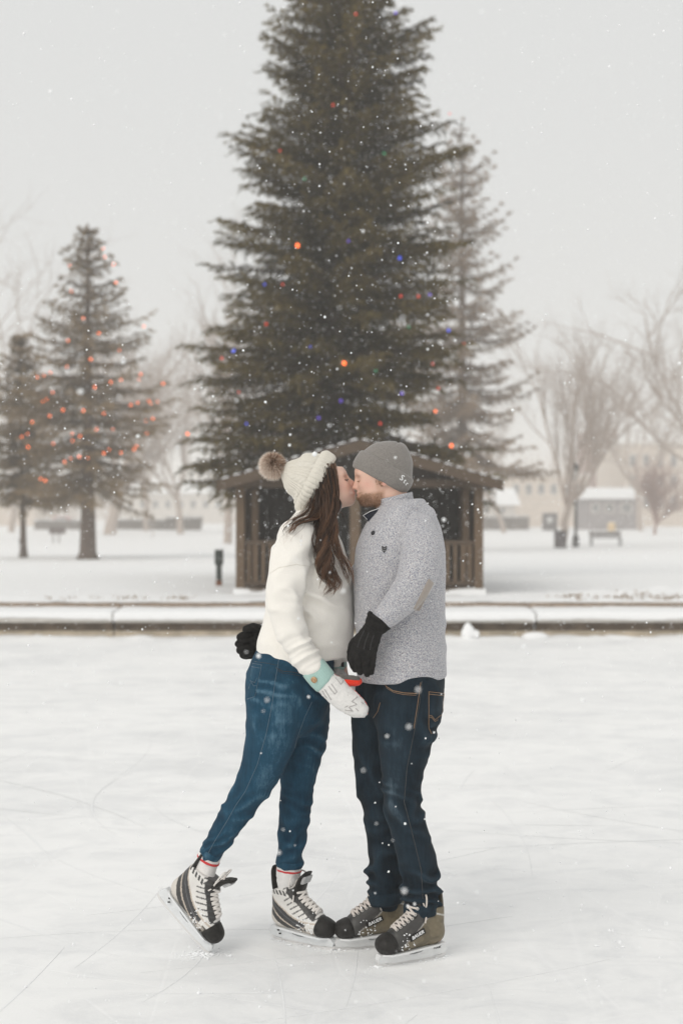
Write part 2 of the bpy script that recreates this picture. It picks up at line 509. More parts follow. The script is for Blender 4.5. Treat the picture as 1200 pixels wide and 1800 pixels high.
plain('button_wood', (.52, .32, .17), .45, .2, 90)
# heathered quarter-zip knit: cream, slate and rust flecks
t = NT('heather_knit')
kco = t.co((1.5, 1.5, .85))
f1 = t.noise(280, 2, .5, kco); f2 = t.noise(300, 2, .5, t.co((1.3, 1.3, 1.3), (.4, .2, .7))); f3 = t.noise(310, 2, .5, t.co((1.2, 1.5, 1.2), (.9, .6, .1)))
c = t.ramp(f1, [(.33, (.18, .19, .235)), (.46, (.37, .375, .415)), (.63, (.66, .65, .64))])
c = t.mix(t.ramp(f2, [(.60, 0.), (.68, .5)]), c, (.34, .15, .085))
c = t.mix(t.ramp(f3, [(.60, 0.), (.69, .5)]), c, (.05, .07, .17))
t.base(c).rough(.95).set(Sheen_Weight=.25, Specular_IOR_Level=.15)
t.bump(t.noise(170, 3, .6, kco), .5, .005); M['heather_knit'] = t.m
# denim: twill + whiskers, 'fade' holds rubbed-pale wear plus painted crease shading
def denim(name, dark, mid, pale):
    t = NT(name); f = t.attr('fade_shade', 'Fac')
    tw = t.noise(420, 3, .6, t.co((1.2, 1.2, .25))); sl = t.noise(75, 5, .75, t.co((1, 1, .14))); cl = t.noise(9, 5, .65)
    e = t.math('ADD', f, t.math('MULTIPLY', t.math('SUBTRACT', cl, .5), .55))
    e = t.math('ADD', e, t.math('MULTIPLY', t.math('SUBTRACT', sl, .5), .62))
    e = t.math('ADD', e, t.math('MULTIPLY', t.math('SUBTRACT', tw, .5), .30))
    t.base(t.ramp(e, [(0., dark), (.5, mid), (1., pale)])).rough(.88).set(Sheen_Weight=.03, Specular_IOR_Level=.10)
    t.bump(tw, .25, .003); t.bump(sl, .12, .004); M[name] = t.m
denim('blue_denim', (.004, .020, .040), (.017, .066, .112), (.15, .27, .36))
denim('dark_denim', (.0035, .008, .013), (.017, .032, .046), (.105, .15, .185))
t = NT('glove_leather'); n = t.noise(70, 6, .65); t.base(t.ramp(n, [(.3, (.006, .006, .006)), (.75, (.024, .022, .021))])).rough(.75).set(Specular_IOR_Level=.12)
t.bump(n, .3, .006); M['glove_leather'] = t.m
# boots: panel colours from the pattern pieces, scuffs from noise
t = NT('boot_shell'); a = t.attr('Col'); n = t.noise(45, 6, .7); s2 = t.noise(160, 4)
c = t.mix(t.ramp(n, [(.55, 0.), (.75, .35)]), a, t.mix(.5, a, (.30, .27, .23)))
t.base(c).rough(t.ramp(n, [(.3, .35), (.7, .6)])).bump(s2, .15, .003); M['boot_shell'] = t.m
plain('rubber_black', (.020, .0185, .017), .55, .4, 60, .15, Specular_IOR_Level=.25)
plain('holder_white', (.74, .745, .745), .35, .06, 40, .1)
plain('holder_frost', (.72, .735, .745), .3, .06, 40, .1)
t = NT('blade_steel'); t.base((.74, .73, .72)).rough(.35).set(Metallic=.4); M['blade_steel'] = t.m
plain('badge_grey', (.42, .42, .42), .4, .2, 80)
plain('eyelet', (.7, .67, .63), .35, .1)
# far things; brick, tan stone and dark house paled to add distance haze
plain('brick_red', (.30, .18, .15), .9, .2, 1.2)
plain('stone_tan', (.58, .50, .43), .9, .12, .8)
plain('stucco_pale', (.60, .56, .52), .9, .08, .8)
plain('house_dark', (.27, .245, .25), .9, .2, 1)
plain('window_glass', (.19, .19, .195), .15, .3, .5)
plain('iron_dark', (.028, .028, .03), .5, .3)
plain('lamp_glass', (.62, .63, .62), .3, .05)
plain('bench_wood', (.13, .105, .1), .8, .3)
plain('bin_dark', (.075, .062, .068), .7, .2)
plain('sign_yellow', (.66, .48, .24), .6, .1)
plain('bollard_green', (.035, .045, .040), .5, .25)
plain('bollard_rust', (.20, .085, .045), .8, .3)
plain('car_red', (.42, .08, .07), .3, .05)
plain('tyre', (.02, .02, .02), .8, .1)
plain('hedge_twigs', (.16, .13, .115), .95, .4, 4)
plain('grass_dry', (.25, .17, .10), .9, .3, 20)
# ------------------------------------------------------------------ ground
PZ = 0.405                        # level of the park behind the rink
WALL_Y = 18.4
def lin(*seg):
    out = []
    for a, b, n in seg: out += list(np.linspace(a, b, n, endpoint=False))
    return out + [seg[-1][1]]
def sheet(name, xs, ys, zf, mat):
    X, Y = np.meshgrid(xs, ys); Z = zf(X.ravel(), Y.ravel())
    V = np.stack([X.ravel(), Y.ravel(), Z], 1); nx = len(xs); ny = len(ys)
    i = np.arange(nx - 1); j = np.arange(ny - 1); I, J = np.meshgrid(i, j); a = (J * nx + I).ravel()
    Fc = np.stack([a, a + 1, a + 1 + nx, a + nx], 1)
    return tag(link_mesh(name, V, Fc, mat, origin=(0, 0, 0)), kind='structure')
def ice_z(x, y):
    p = np.stack([x, y, 0 * x], 1)
    z = .004 * (vnoise(p * A(1.2, .8, 1), 3) - .5) * sstep(6.3, 8, y)
    rim = sstep(17.75, 18.36, y)
    return z + rim * (.008 + .05 * vnoise(p * A(3.1, 2.2, 1), 5) ** 2 + .03 * vnoise(p * A(11, 6, 1), 6) ** 2)
sheet('ice_rink', lin((-260, -14, 20), (-14, 14, 300), (14, 260, 20)), lin((-12, 3, 12), (3, 17.4, 90), (17.4, 18.5, 24)), ice_z, M['rink_ice'])
def park_z(x, y):
    p = np.stack([x, y, 0 * x], 1)
    far = sstep(19, 24, y)
    z = PZ - .0128 * np.clip(y - 24, 0, 51) + .10 * (vnoise(p * .22, 8) - .5) * far + .02 * (vnoise(p * 1.1, 9) - .5)
    rough = sstep(21.6, 20.6, y)
    z += rough * .035 * vnoise(p * 6, 10) ** 2
    plow = np.exp(-((x - 5.2) / 2.3) ** 2 - ((y - 20.8) / .8) ** 2)
    return z + plow * (.05 + .14 * vnoise(p * 4.5, 11) * vnoise(p * 9, 12)) + .035 * np.exp(-((y - 19.6) / .25) ** 2) * vnoise(p * A(5, 5, 1), 13)
sheet('park_snow', lin((-300, -30, 20), (-30, -8, 40), (-8, 8, 160), (8, 30, 40), (30, 300, 20)), lin((19.0, 22.5, 60), (22.5, 60, 60), (60, 600, 40)), park_z, M['park_snow'])

# ------------------------------------------------------------------ rink wall: boards and a dark shade strip below, overhanging slabs above, snow on top
wall = thing('rink_wall', 'low concrete rink edge with snow covered slabs running across behind the couple', 'wall', (0, WALL_Y, 0))
cuts = [-13.9, -8.42, -2.94, 2.5, 7.95, 13.4]
for i, (a, b) in enumerate(zip(cuts[:-1], cuts[1:])):
    g = .012
    off = (0, .012, -.006, .02, .004)[i]
    MB().cbox((a + g, WALL_Y - .10 + off, .205), (b - g, WALL_Y + .60, .315), .02).build('slab', M['concrete'], wall, smooth=False)
    MB().cbox((a + g, WALL_Y + .03, .095), (b - g, WALL_Y + .2, .2), .008).build('shaded_strip', M['concrete_shaded'], wall, smooth=False)  # dark colour stands in for the shade under the overhanging slab
    MB().cbox((a + g * .6, WALL_Y + .012, -.03), (b - g * .6, WALL_Y + .2, .092), .01).build('lower_board', M['concrete_stain'], wall, smooth=False)
    # snow lying on the slab, rounded at its lip
    nx, ny = 150, 12; V = []
    xs = np.linspace(a + .01, b - .01, nx); prof = [(-.118, .225), (-.125, .27), (-.115, .315), (-.085, .338), (-.03, .350), (.1, .356), (.25, .36), (.4, .364), (.5, .37), (.56, .366), (.585, .345), (.59, .31)]
    for (py_, pz_) in prof:
        q = np.stack([xs, np.full(nx, py_), np.full(nx, pz_)], 1)
        nn = vnoise(q * A(2.2, 8, 3), 21 + i) - .5; n2 = vnoise(q * A(14, 10, 9), 22) - .5
        fr = 1 if pz_ < .33 and py_ < 0 else .5
        drop = np.where((py_ < -.09) & (pz_ < .25), .05 * vnoise(q * A(1.3, 0, 0), 25), 0)
        endk = np.minimum(1, np.minimum(xs - a, b - xs) / .06)
        V.append(np.stack([xs, WALL_Y + off + q[:, 1] + .012 * nn * fr, np.minimum(q[:, 2] + .016 * nn + .008 * n2 + drop, .40) * 1 - .02 * (1 - endk)], 1))
    V = np.concatenate(V)
    Fc = [(r * nx + k, r * nx + k + 1, (r + 1) * nx + k + 1, (r + 1) * nx + k) for r in range(len(prof) - 1) for k in range(nx - 1)]
    link_mesh('snow_cover', V, np.array(Fc), M['fresh_snow'], wall)
for a, b in zip(cuts[:-1], cuts[1:]):
    MB().cbox((a + .004, WALL_Y + .615, .25), (b - .004, WALL_Y + .68, .421), .01).build('timber_edging', M['timber_edge'], wall, smooth=False)

def lump(name, label, c, s, seed, mat, kind=None):
    F = Field(A(*c) - A(*s) * 1.4, A(*c) + A(*s) * 1.4, min(s) / 12)
    r = np.random.default_rng(seed); F.ell(c, s, .02)
    for _ in range(7):
        q = A(*c) + r.normal(0, .45, 3) * A(*s); F.ell(q, A(*s) * r.uniform(.25, .55), .02)
    F.cut(A(c[0], c[1], c[2] - s[2] * .5), (0, 0, -1))
    V, Fc = F.mesh(); V += vnormals(V, Fc) * ((vnoise(V * 40, seed) - .5) * .012)[:, None]
    o = link_mesh(name, V, Fc, mat); return tag(o, label, 'snow lump')
lump('snow_lump', 'pointed lump of snow against the rink wall right of the man', (*P(823, 1116, 18.2)[:2], .06), (.095, .09, .115), 3, M['fresh_snow'])
lump('snow_lump', 'small low clump of snow at the slab joint of the rink wall', (*P(940, 1120, 18.25)[:2], .03), (.17, .08, .06), 5, M['fresh_snow'])
# dry grass and leaf litter poking out of the snow along the wall
g = MB(); r = np.random.default_rng(17)
for px, py, n in ((128, 1056, 14), (165, 1057, 18), (245, 1056, 20), (310, 1062, 60), (985, 1054, 16), (1030, 1050, 24), (1090, 1048, 60), (1160, 1046, 50), (1130, 1042, 40), (1005, 1056, 26), (90, 1058, 12), (215, 1062, 26), (1185, 1052, 24)):
    for _ in range(n):
        d = 19.9 + r.normal(0, .2); b = P(px + r.normal(0, 13), py, d); b[2] = park_z(A(b[0]), A(d))[0] - .01
        tip = b + A(r.normal(0, .04), r.normal(0, .04), r.uniform(.015, .06)); w = A(r.uniform(.008, .022), 0, 0)
        g.add([b - w, b + w, tip], [(0, 1, 2)])
tag(g.build('dry_grass', M['grass_dry'], smooth=False), 'dry grass and leaf litter poking through the snow behind the rink wall', 'grass', kind='stuff')

# ------------------------------------------------------------------ wooden hut behind the couple
GX0, GX1, GY0, GY1 = -1.55, 2.08, 21.0, 23.9
FLZ = .50
hut = thing('wooden_hut', 'brown open-fronted wooden hut with low gable roof and baluster railing behind the couple', 'hut', ((GX0 + GX1) / 2, GY0, PZ))
def hpost(x, y, w, z0, z1, mat='weathered_wood', name='post'):
    MB().cbox((x - w / 2, y - w / 2, z0), (x + w / 2, y + w / 2, z1), .008).build(name, M[mat], hut, smooth=False)
MB().cbox((GX0 - .04, GY0 - .09, PZ - .15), (GX1 + .04, GY1, FLZ - .025), .01).build('base_beam', M['weathered_beam'], hut, smooth=False)
nb = 22
for i in range(nb):
    x0 = GX0 + (GX1 - GX0) * i / nb
    MB().box((x0 + .004, GY0 - .07, FLZ - .022), (x0 + (GX1 - GX0) / nb - .004, GY1, FLZ)).build('floor_board', M['weathered_wood'], hut, smooth=False)
EZ, AX, AZ = 2.06, .27, 2.66      # eave height, ridge position
def roof_z(x): return EZ + (AZ - EZ) * (1 - abs(x - AX) / (2.31 - AX + .01))
for x, w in ((GX0 + .06, .13), (GX1 - .06, .13)): hpost(x, GY0, w, FLZ, 2.0)
hpost(.20, GY0 + .02, .15, FLZ, 2.05)
for x in (GX0 + .24, GX1 - .20): hpost(x, GY0 + .65, .10, FLZ, 1.98)
for x in (GX0 + .06, GX1 - .06):
    hpost(x, GY1 - .1, .13, FLZ, 2.0); hpost(x, (GY0 + GY1) / 2, .11, FLZ, 2.0)
MB().cbox((GX0 - .02, GY0 - .06, 1.99), (GX1 + .02, GY0 + .07, 2.12), .008).build('lintel', M['weathered_beam'], hut, smooth=False)
# back and side walls of planks
n = 24; w = (GX1 - GX0) / n; r = np.random.default_rng(3)
for i in range(n):
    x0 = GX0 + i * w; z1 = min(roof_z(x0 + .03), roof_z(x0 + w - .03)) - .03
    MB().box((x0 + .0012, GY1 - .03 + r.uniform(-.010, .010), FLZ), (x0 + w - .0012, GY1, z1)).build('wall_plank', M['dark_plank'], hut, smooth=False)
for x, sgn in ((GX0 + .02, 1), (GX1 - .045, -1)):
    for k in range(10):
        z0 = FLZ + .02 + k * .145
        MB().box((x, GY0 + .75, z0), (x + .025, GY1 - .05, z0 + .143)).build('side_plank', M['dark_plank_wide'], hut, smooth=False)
# horizontal rails of the back wall
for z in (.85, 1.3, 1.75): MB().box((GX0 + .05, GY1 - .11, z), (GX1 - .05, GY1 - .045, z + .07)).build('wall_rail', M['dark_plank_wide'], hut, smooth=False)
# gable infill boards
for i in range(26):
    x0 = GX0 - .05 + i * (GX1 - GX0 + .1) / 26; x1 = x0 + (GX1 - GX0 + .1) / 26 - .008; zz = min(roof_z(x0), roof_z(x1)) - .05
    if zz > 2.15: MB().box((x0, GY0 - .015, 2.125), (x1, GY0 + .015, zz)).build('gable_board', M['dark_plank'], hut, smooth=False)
# railing
def railing(x0, x1, y):
    for z, h in ((1.15, .06), (.555, .05)):
        MB().cbox((x0, y - .035, z), (x1, y + .035, z + h), .006).build('rail', M['weathered_beam'], hut, smooth=False)
    k = max(2, int((x1 - x0) / .105))
    for i in range(k):
        x = x0 + (i + .5) * (x1 - x0) / k
        MB().box((x - .026, y - .02, .606), (x + .026, y + .02, 1.149)).build('baluster', M['weathered_wood'], hut, smooth=False)
railing(GX0 + .13, -.35, GY0); railing(.85, GX1 - .13, GY0)
hpost(-.31, GY0, .08, FLZ, 1.25); hpost(.81, GY0, .08, FLZ, 1.25)
# roof: two slopes of overlapping shingle courses, bargeboards, snow on the edge
yr0, yr1 = GY0 - .45, GY1 + .25
for sgn in (-1, 1):
    L = 2.045; nc = 12
    for i in range(nc):
        a, b = i / nc, (i + 1) / nc
        xa, xb = AX + sgn * L * a, AX + sgn * L * (b + .012)
        za, zb = AZ - (AZ - EZ) * a + .0, AZ - (AZ - EZ) * (b + .012)
        V = [(xa, yr0, za), (xb, yr0, zb + .022), (xb, yr1, zb + .022), (xa, yr1, za), (xa, yr0, za + .02), (xb, yr0, zb + .045), (xb, yr1, zb + .045), (xa, yr1, za + .02)]
        MB().add(V, [(0, 3, 2, 1), (4, 5, 6, 7), (0, 1, 5, 4), (1, 2, 6, 5), (2, 3, 7, 6), (3, 0, 4, 7)]).build('roof_course', M['shingle'], hut, smooth=False)
        # snow left on the course at the gable edge
        if i < nc:
            rr = np.random.default_rng(i * 7 + (sgn > 0)); F = None
            xm, zm = (xa + xb) / 2, (za + zb) / 2 + .042
            mb = MB(); th = np.linspace(0, 2 * math.pi, 11)[:-1]
            ln = .070 + .018 * rr.random(); V = [(xm, yr0 + .35, zm + .02)]
            for rad_, dz in ((.7, .017), (1., -.010)):
                for t_ in th:
                    V.append((xm + sgn * 0 + math.cos(t_) * ln * rad_, yr0 + .38 + math.sin(t_) * .39 * rad_, zm + dz - (sgn * math.cos(t_) * ln * rad_) * (AZ - EZ) / L + rr.uniform(-.006, .006)))
            Fc = [(0, 1 + k, 1 + (k + 1) % 10) for k in range(10)] + [(1 + k, 11 + k, 11 + (k + 1) % 10, 1 + (k + 1) % 10) for k in range(10)] + [tuple(20 - k for k in range(10))]
            mb.add(V, Fc).build('roof_snow', M['fresh_snow'], hut)
    # bargeboard following the slope
    x0, x1 = AX, AX + sgn * (L + .02)
    V = []
    for y in (yr0 - .03, yr0 - .002):
        V += [(x0, y, AZ - .15), (x1, y, EZ - .13), (x1, y, EZ + .02), (x0, y, AZ + .0)]
    MB().add(V, [(0, 1, 2, 3), (7, 6, 5, 4), (0, 4, 5, 1), (1, 5, 6, 2), (2, 6, 7, 3), (3, 7, 4, 0)]).build('bargeboard', M['weathered_beam'], hut, smooth=False)
    for k in range(5):     # rafters under the overhang
        y = yr0 + .3 + k * .62
        V = []
        for yy in (y - .03, y + .03):
            V += [(x0, yy, AZ - .10), (x1, yy, EZ - .09), (x1, yy, EZ - .005), (x0, yy, AZ - .012)]
        MB().add(V, [(0, 1, 2, 3), (7, 6, 5, 4), (0, 4, 5, 1), (1, 5, 6, 2), (2, 6, 7, 3), (3, 7, 4, 0)]).build('rafter', M['dark_plank_wide'], hut, smooth=False)
# drifted snow on the front step
V = []; xs = np.linspace(GX0 - .04, GX1 + .04, 60)
for y, z in ((GY0 - .16, PZ - .02), (GY0 - .12, PZ + .045), (GY0 - .09, PZ + .075), (GY0 - .05, PZ + .1)):
    q = np.stack([xs, 0 * xs + y, 0 * xs + z], 1); V.append(q + np.stack([0 * xs, 0 * xs, .05 * (vnoise(q * A(4, 9, 3), 4) - .55)], 1))
link_mesh('step_snow', np.concatenate(V), np.array([(r_ * 60 + k, r_ * 60 + k + 1, (r_ + 1) * 60 + k + 1, (r_ + 1) * 60 + k) for r_ in range(3) for k in range(59)]), M['fresh_snow'], hut)

# ------------------------------------------------------------------ conifers
def conifer(name, label, base, H, R, z0, levels, per, seed, nmat, bmat, prof, twig_gap=.16, needle=(.085, .026), up=.25, droop=.55, gap=.0, trunk_r=.2, nper=16, lean=(0, 0), twig_len=.42, group=None, ragged=.2):
    r = np.random.default_rng(seed); base = np.asarray(base, float)
    root = thing(name, label, 'tree', base, group)
    zt = np.linspace(0, H, 14); tr = trunk_r * (1 - zt / H) ** .8 + .012
    tr[0] *= 1.45; tr[1] *= 1.05
    tp = np.stack([base[0] + lean[0] * (zt / H), base[1] + lean[1] * zt / H, base[2] - .05 + zt], 1)
    tp[0, 2] -= .1
    extra = np.array([base + A(lean[0] * .03, 0, .22)])
    tp = np.vstack([tp[:1], extra, tp[1:]]); tr = np.concatenate([[tr[0] * 1.25], [tr[0] * .78], tr[1:]])
    V, Fc = tube(tp, tr, 12); V += (rng.random(V.shape) - .5) * .02
    link_mesh('trunk', V, Fc, M[bmat], root)
    bm_, T0, TD, TL, TT = MB(), [], [], [], []
    for i in range(levels):
        f = (i + r.uniform(-.3, .3)) / levels; f = min(max(f, 0), 1)
        z = z0 + (H - z0) * f; n = max(4, int(per * (1 - .45 * f)))
        a0 = r.uniform(0, 6.28)
        for k in range(n):
            if r.random() < gap: continue
            az = a0 + k * 6.283 / n + r.normal(0, .22)
            L = R * prof(f) * (1 + ragged * (vnoise(A([math.cos(az) * 1.3, math.sin(az) * 1.3, z * 1.1]), seed)[0] - .55)) * r.uniform(.78, 1.06)
            if L < .12: L = .12
            pitch = up * (f - .35) * 1.6 + r.normal(0, .10)
            s = np.linspace(0, 1, 7)
            dz = L * (pitch * s - droop * .45 * s * (1 - f) + droop * .38 * s ** 3)
            d = A(math.cos(az), math.sin(az), 0)
            side = A(-d[1], d[0], 0)
            bend = r.normal(0, .08)
            pts = A(base[0] + lean[0] * z / H, base[1] + lean[1] * z / H, base[2] + z) + d * (L * s)[:, None] + side * (bend * L * s ** 2)[:, None] + A(0, 0, 1) * dz[:, None]
            bm_.tube(pts, np.linspace(.018 + .008 * L, .005, 7), 4, cap=False)
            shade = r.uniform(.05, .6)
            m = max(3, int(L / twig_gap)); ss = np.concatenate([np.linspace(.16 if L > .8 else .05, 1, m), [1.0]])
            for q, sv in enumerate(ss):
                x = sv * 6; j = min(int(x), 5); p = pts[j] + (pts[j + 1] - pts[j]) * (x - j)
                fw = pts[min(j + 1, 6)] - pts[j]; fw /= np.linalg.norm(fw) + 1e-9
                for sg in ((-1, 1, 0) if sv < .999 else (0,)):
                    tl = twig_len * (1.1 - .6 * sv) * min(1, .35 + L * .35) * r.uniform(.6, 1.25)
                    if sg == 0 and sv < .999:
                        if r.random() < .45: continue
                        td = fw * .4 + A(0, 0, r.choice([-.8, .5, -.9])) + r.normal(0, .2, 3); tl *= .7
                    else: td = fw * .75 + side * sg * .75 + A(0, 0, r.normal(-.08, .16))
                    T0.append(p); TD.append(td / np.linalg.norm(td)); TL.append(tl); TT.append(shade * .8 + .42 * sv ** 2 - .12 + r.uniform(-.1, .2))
    T0, TD, TL, TT = map(np.array, (T0, TD, TL, TT)); n = len(T0)
    idx = np.repeat(np.arange(n), nper); s = np.tile((np.arange(nper) + .5) / nper, n) + r.uniform(-.03, .03, n * nper)
    rand = r.normal(0, 1, (n * nper, 3)); D = TD[idx]
    perp = rand - D * (rand * D).sum(1)[:, None]; perp /= np.linalg.norm(perp, axis=1)[:, None] + 1e-9
    sag = -.25 * TL[idx] * s ** 2
    st = T0[idx] + D * (TL[idx] * s)[:, None] + A(0, 0, 1) * sag[:, None]
    nd = D * .75 + perp * .75; nl = needle[0] * r.uniform(.7, 1.3, n * nper) * (1.1 - .35 * s)
    wv = np.cross(nd, r.normal(0, 1, (n * nper, 3))); wv /= np.linalg.norm(wv, axis=1)[:, None] + 1e-9
    wv *= (needle[1] * r.uniform(.6, 1.2, n * nper) * .5)[:, None]
    V = np.stack([st - wv, st + wv, st + nd * nl[:, None]], 1).reshape(-1, 3)
    Fc = np.arange(n * nper * 3).reshape(-1, 3)
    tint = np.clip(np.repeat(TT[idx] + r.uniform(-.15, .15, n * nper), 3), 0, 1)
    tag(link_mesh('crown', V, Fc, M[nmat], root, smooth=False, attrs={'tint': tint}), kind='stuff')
    tag(bm_.build('branches', M[bmat], root), kind='stuff')
    return root, T0, TL
def pz(px, py, d): return P(px, py, d)
def ground_pt(px, d):
    p = P(px, 900, d); p[2] = park_z(A(p[0]), A(d))[0]; return p
def ground_at(px, py):
    """where the line of sight through a photo pixel meets the snow"""
    d = np.linspace(19.2, 590, 6000); z = park_z((px - 600) / FPX * d, d); y = 900 + (CAMZ - z) / d * FPX
    k = np.argmax(y <= py) if (y <= py).any() else len(d) - 1
    return ground_pt(px, d[k])
prof_main = lambda f: float(np.interp(f, [0, .05, .30, .49, .69, .79, 1], [.93, .96, .86, .73, .57, .38, .02])) * (.90 + .10 * math.sin(f * 40))
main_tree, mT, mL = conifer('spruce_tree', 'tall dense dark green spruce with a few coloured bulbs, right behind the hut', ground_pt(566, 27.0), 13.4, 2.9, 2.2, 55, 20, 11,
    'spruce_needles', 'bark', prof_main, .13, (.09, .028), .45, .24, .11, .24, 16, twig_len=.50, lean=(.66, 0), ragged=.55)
prof_l = lambda f: float(np.interp(f, [0, .11, .42, .62, .82, 1], [.93, .97, .88, .70, .38, .02])) * (.90 + .10 * math.sin(f * 26))
left_tree, lT, lL = conifer('fir_tree', 'hazy grey green fir hung with orange bulbs on a bare trunk at left', ground_at(155, 983), 10.9, 2.6, 2.35, 28, 12, 23,
    'fir_needles_hazed', 'bark', prof_l, .19, (.12, .036), .45, .30, .16, .24, 12, twig_len=.6, ragged=.55)
prof_r = lambda f: ((1 - f) ** .55) * (.8 + .2 * math.sin(f * 40)) + .02
conifer('pine_tree', 'tall brownish conifer with long sagging branches, half hidden right of the big spruce', ground_pt(812, 64), 19.2, 4.1, 4.2, 28, 11, 31,
    'pine_needles', 'bark', prof_r, .26, (.17, .052), .3, .85, .16, .28, 13, twig_len=.6, ragged=.5)
conifer('fir_tree', 'small dim conifer with a leaning thin trunk at the left edge', ground_at(42, 980), 7.6, 1.6, 2.0, 24, 10, 37,
    'fir_needles_hazed', 'bark', prof_l, .2, (.15, .042), .4, .35, .08, .10, 12, lean=(-.15, 0), twig_len=.44)

# light strings: bulbs clipped near branch tips on the camera side
def bulb_mesh(mat):
    bm = bmesh.new(); bmesh.ops.create_icosphere(bm, subdivisions=1, radius=1)
    for v in bm.verts: v.co.z *= 1.45 if v.co.z > 0 else 1.0
    me = bpy.data.meshes.new('bulb'); bm.to_mesh(me); bm.free(); me.materials.append(M[mat]); return me
def bulbs(label, spots, D, T0, rad, reach):
    st = thing('light_string', label, 'string lights', P(*spots[0][:2], D))
    ms = {}
    for px, py, mat, s in spots:
        ray = P(px, py, 1) - A(0, 0, CAMZ); ray /= np.linalg.norm(ray)
        q = T0 - A(0, 0, CAMZ); tt = q @ ray; dist = np.linalg.norm(q - tt[:, None] * ray, axis=1)
        c = np.where(dist < reach)[0]
        if len(c): d = tt[c].min() - .18
        else:
            w_ = np.argmin(dist / tt); ray = q[w_] / np.linalg.norm(q[w_]); d = np.linalg.norm(q[w_]) - .12
        me = ms.setdefault(mat, bulb_mesh(mat)); o = bpy.data.objects.new('bulb', me); COL.objects.link(o)
        o.parent = st; o.location = tuple(A(0, 0, CAMZ) + ray * d - ORG[st.name]); o.scale = (rad * s,) * 3
        o.rotation_euler = (random.uniform(-.6, .6), random.uniform(-.6, .6), 0)
    return st
O, B_, R_, G_, U_ = 'bulb_orange', 'bulb_blue', 'bulb_red', 'bulb_green', 'bulb_purple'
bulbs('orange, blue and red bulbs scattered over the big dark spruce', [(523, 432, O, 1.25), (605, 639, O, 1.2), (793, 784, O, 1.1), (765, 723, O, .9), (780, 707, R_, .9), (330, 763, O, .9), (702, 454, B_, 1), (788, 581, B_, 1), (410, 617, B_, 1), (599, 705, U_, 1), (706, 692, U_, .9), (560, 735, U_, .9), (755, 518, U_, .7), (704, 521, R_, .8), (735, 521, R_, .8), (468, 570, R_, .8), (497, 500, R_, .7), (390, 630, R_, .8), (668, 745, R_, .8), (612, 424, U_, .6), (465, 500, B_, .6), (433, 745, B_, .6), (695, 23, U_, .8), (625, 25, R_, .7), (585, 185, R_, .7), (675, 270, G_, .7), (535, 315, G_, .6), (790, 200, R_, .7), (492, 265, R_, .6), (718, 575, G_, .6), (660, 652, G_, .6), (545, 610, B_, .5), (420, 690, R_, .7), (760, 640, R_, .7), (835, 580, R_, .6)], 25, mT, .028, .25)
lsp = [(283, 648), (204, 497), (120, 599), (89, 655), (78, 660), (66, 663), (93, 690), (83, 702), (76, 706), (167, 681), (242, 708), (265, 709), (262, 705), (111, 721), (88, 731), (147, 722), (183, 727), (57, 742), (269, 736), (257, 740), (39, 768), (49, 763), (50, 786), (199, 755), (141, 767), (127, 763), (192, 791), (183, 797), (140, 803), (125, 806), (114, 812), (155, 805), (213, 796), (259, 788), (271, 784), (72, 842), (80, 845), (94, 780), (245, 667), (261, 662), (213, 668), (195, 672), (126, 512), (185, 452), (200, 465), (253, 574), (147, 560), (182, 437), (123, 467), (160, 632), (210, 616), (174, 586), (118, 645), (236, 790), (128, 775), (230, 712), (170, 755), (277, 706)]
rb = np.random.default_rng(5)
bulbs('orange bulbs strung around the fir at left', [(x, y, O, .72 + .5 * rb.random()) for x, y in lsp], 35, lT, .030, .25)

# ------------------------------------------------------------------ bare trees
def bare_tree(label, base, H, seed, spread=.5, levels=5, r0=.16, first=.28, kids=6, mat='bark_far_hazed', group='bare trees in the park', lean=(0, 0, 0), upb=.35):
    r = np.random.default_rng(seed); base = np.asarray(base, float)
    root = thing('bare_tree', label, 'tree', base, group); tr, cr = MB(), MB()
    def grow(p, d, L, rad, lev):
        n = 6 if lev < 3 else 4; pts = [p]; dd = d.copy()
        for _ in range(n - 1):
            dd = dd + r.normal(0, .13, 3) + A(0, 0, upb * .22); dd /= np.linalg.norm(dd); pts.append(pts[-1] + dd * L / (n - 1))
        pts = np.array(pts); end = rad * (.45 if lev else .62)
        (tr if lev == 0 else cr).tube(pts, np.linspace(rad, max(end, .004), n), (9, 6, 4, 3, 3)[min(lev, 4)], cap=False)
        if lev >= levels - 1: return
        nk = kids + (2 if lev == 0 else 0) if lev < 2 else kids - 1
        for k in range(nk):
            s = first + (1 - first) * (k + r.random()) / nk if lev else .72 + .28 * (k + r.random()) / nk
            x = s * (n - 1); j = min(int(x), n - 2); q = pts[j] + (pts[j + 1] - pts[j]) * (x - j)
            t = pts[j + 1] - pts[j]; t /= np.linalg.norm(t)
            a = r.uniform(0, 6.283); o = A(math.cos(a), math.sin(a), r.normal(0, .25)); o -= t * o.dot(t); o /= np.linalg.norm(o)
            sp = spread * r.uniform(.6, 1.3)
            nd = t * math.cos(sp) + o * math.sin(sp)
            grow(q, nd, (H * .62 if lev == 0 else L * .58) * r.uniform(.7, 1.1), max(rad * (.38 if lev == 0 else .46), .004), lev + 1)
    grow(base - A(0, 0, .1), A(0, 0, 1) + A(*lean), H * first + .3, r0, 0)
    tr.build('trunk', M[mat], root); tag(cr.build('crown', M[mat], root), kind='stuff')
    return root
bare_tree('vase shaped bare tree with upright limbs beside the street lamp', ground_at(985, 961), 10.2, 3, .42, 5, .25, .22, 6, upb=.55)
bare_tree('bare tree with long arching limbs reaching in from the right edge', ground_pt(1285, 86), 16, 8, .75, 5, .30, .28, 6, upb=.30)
bare_tree('leafless tree with branches reaching in high at the left edge', ground_pt(-110, 90), 19, 12, .7, 5, .30, .30, 6, upb=.25)
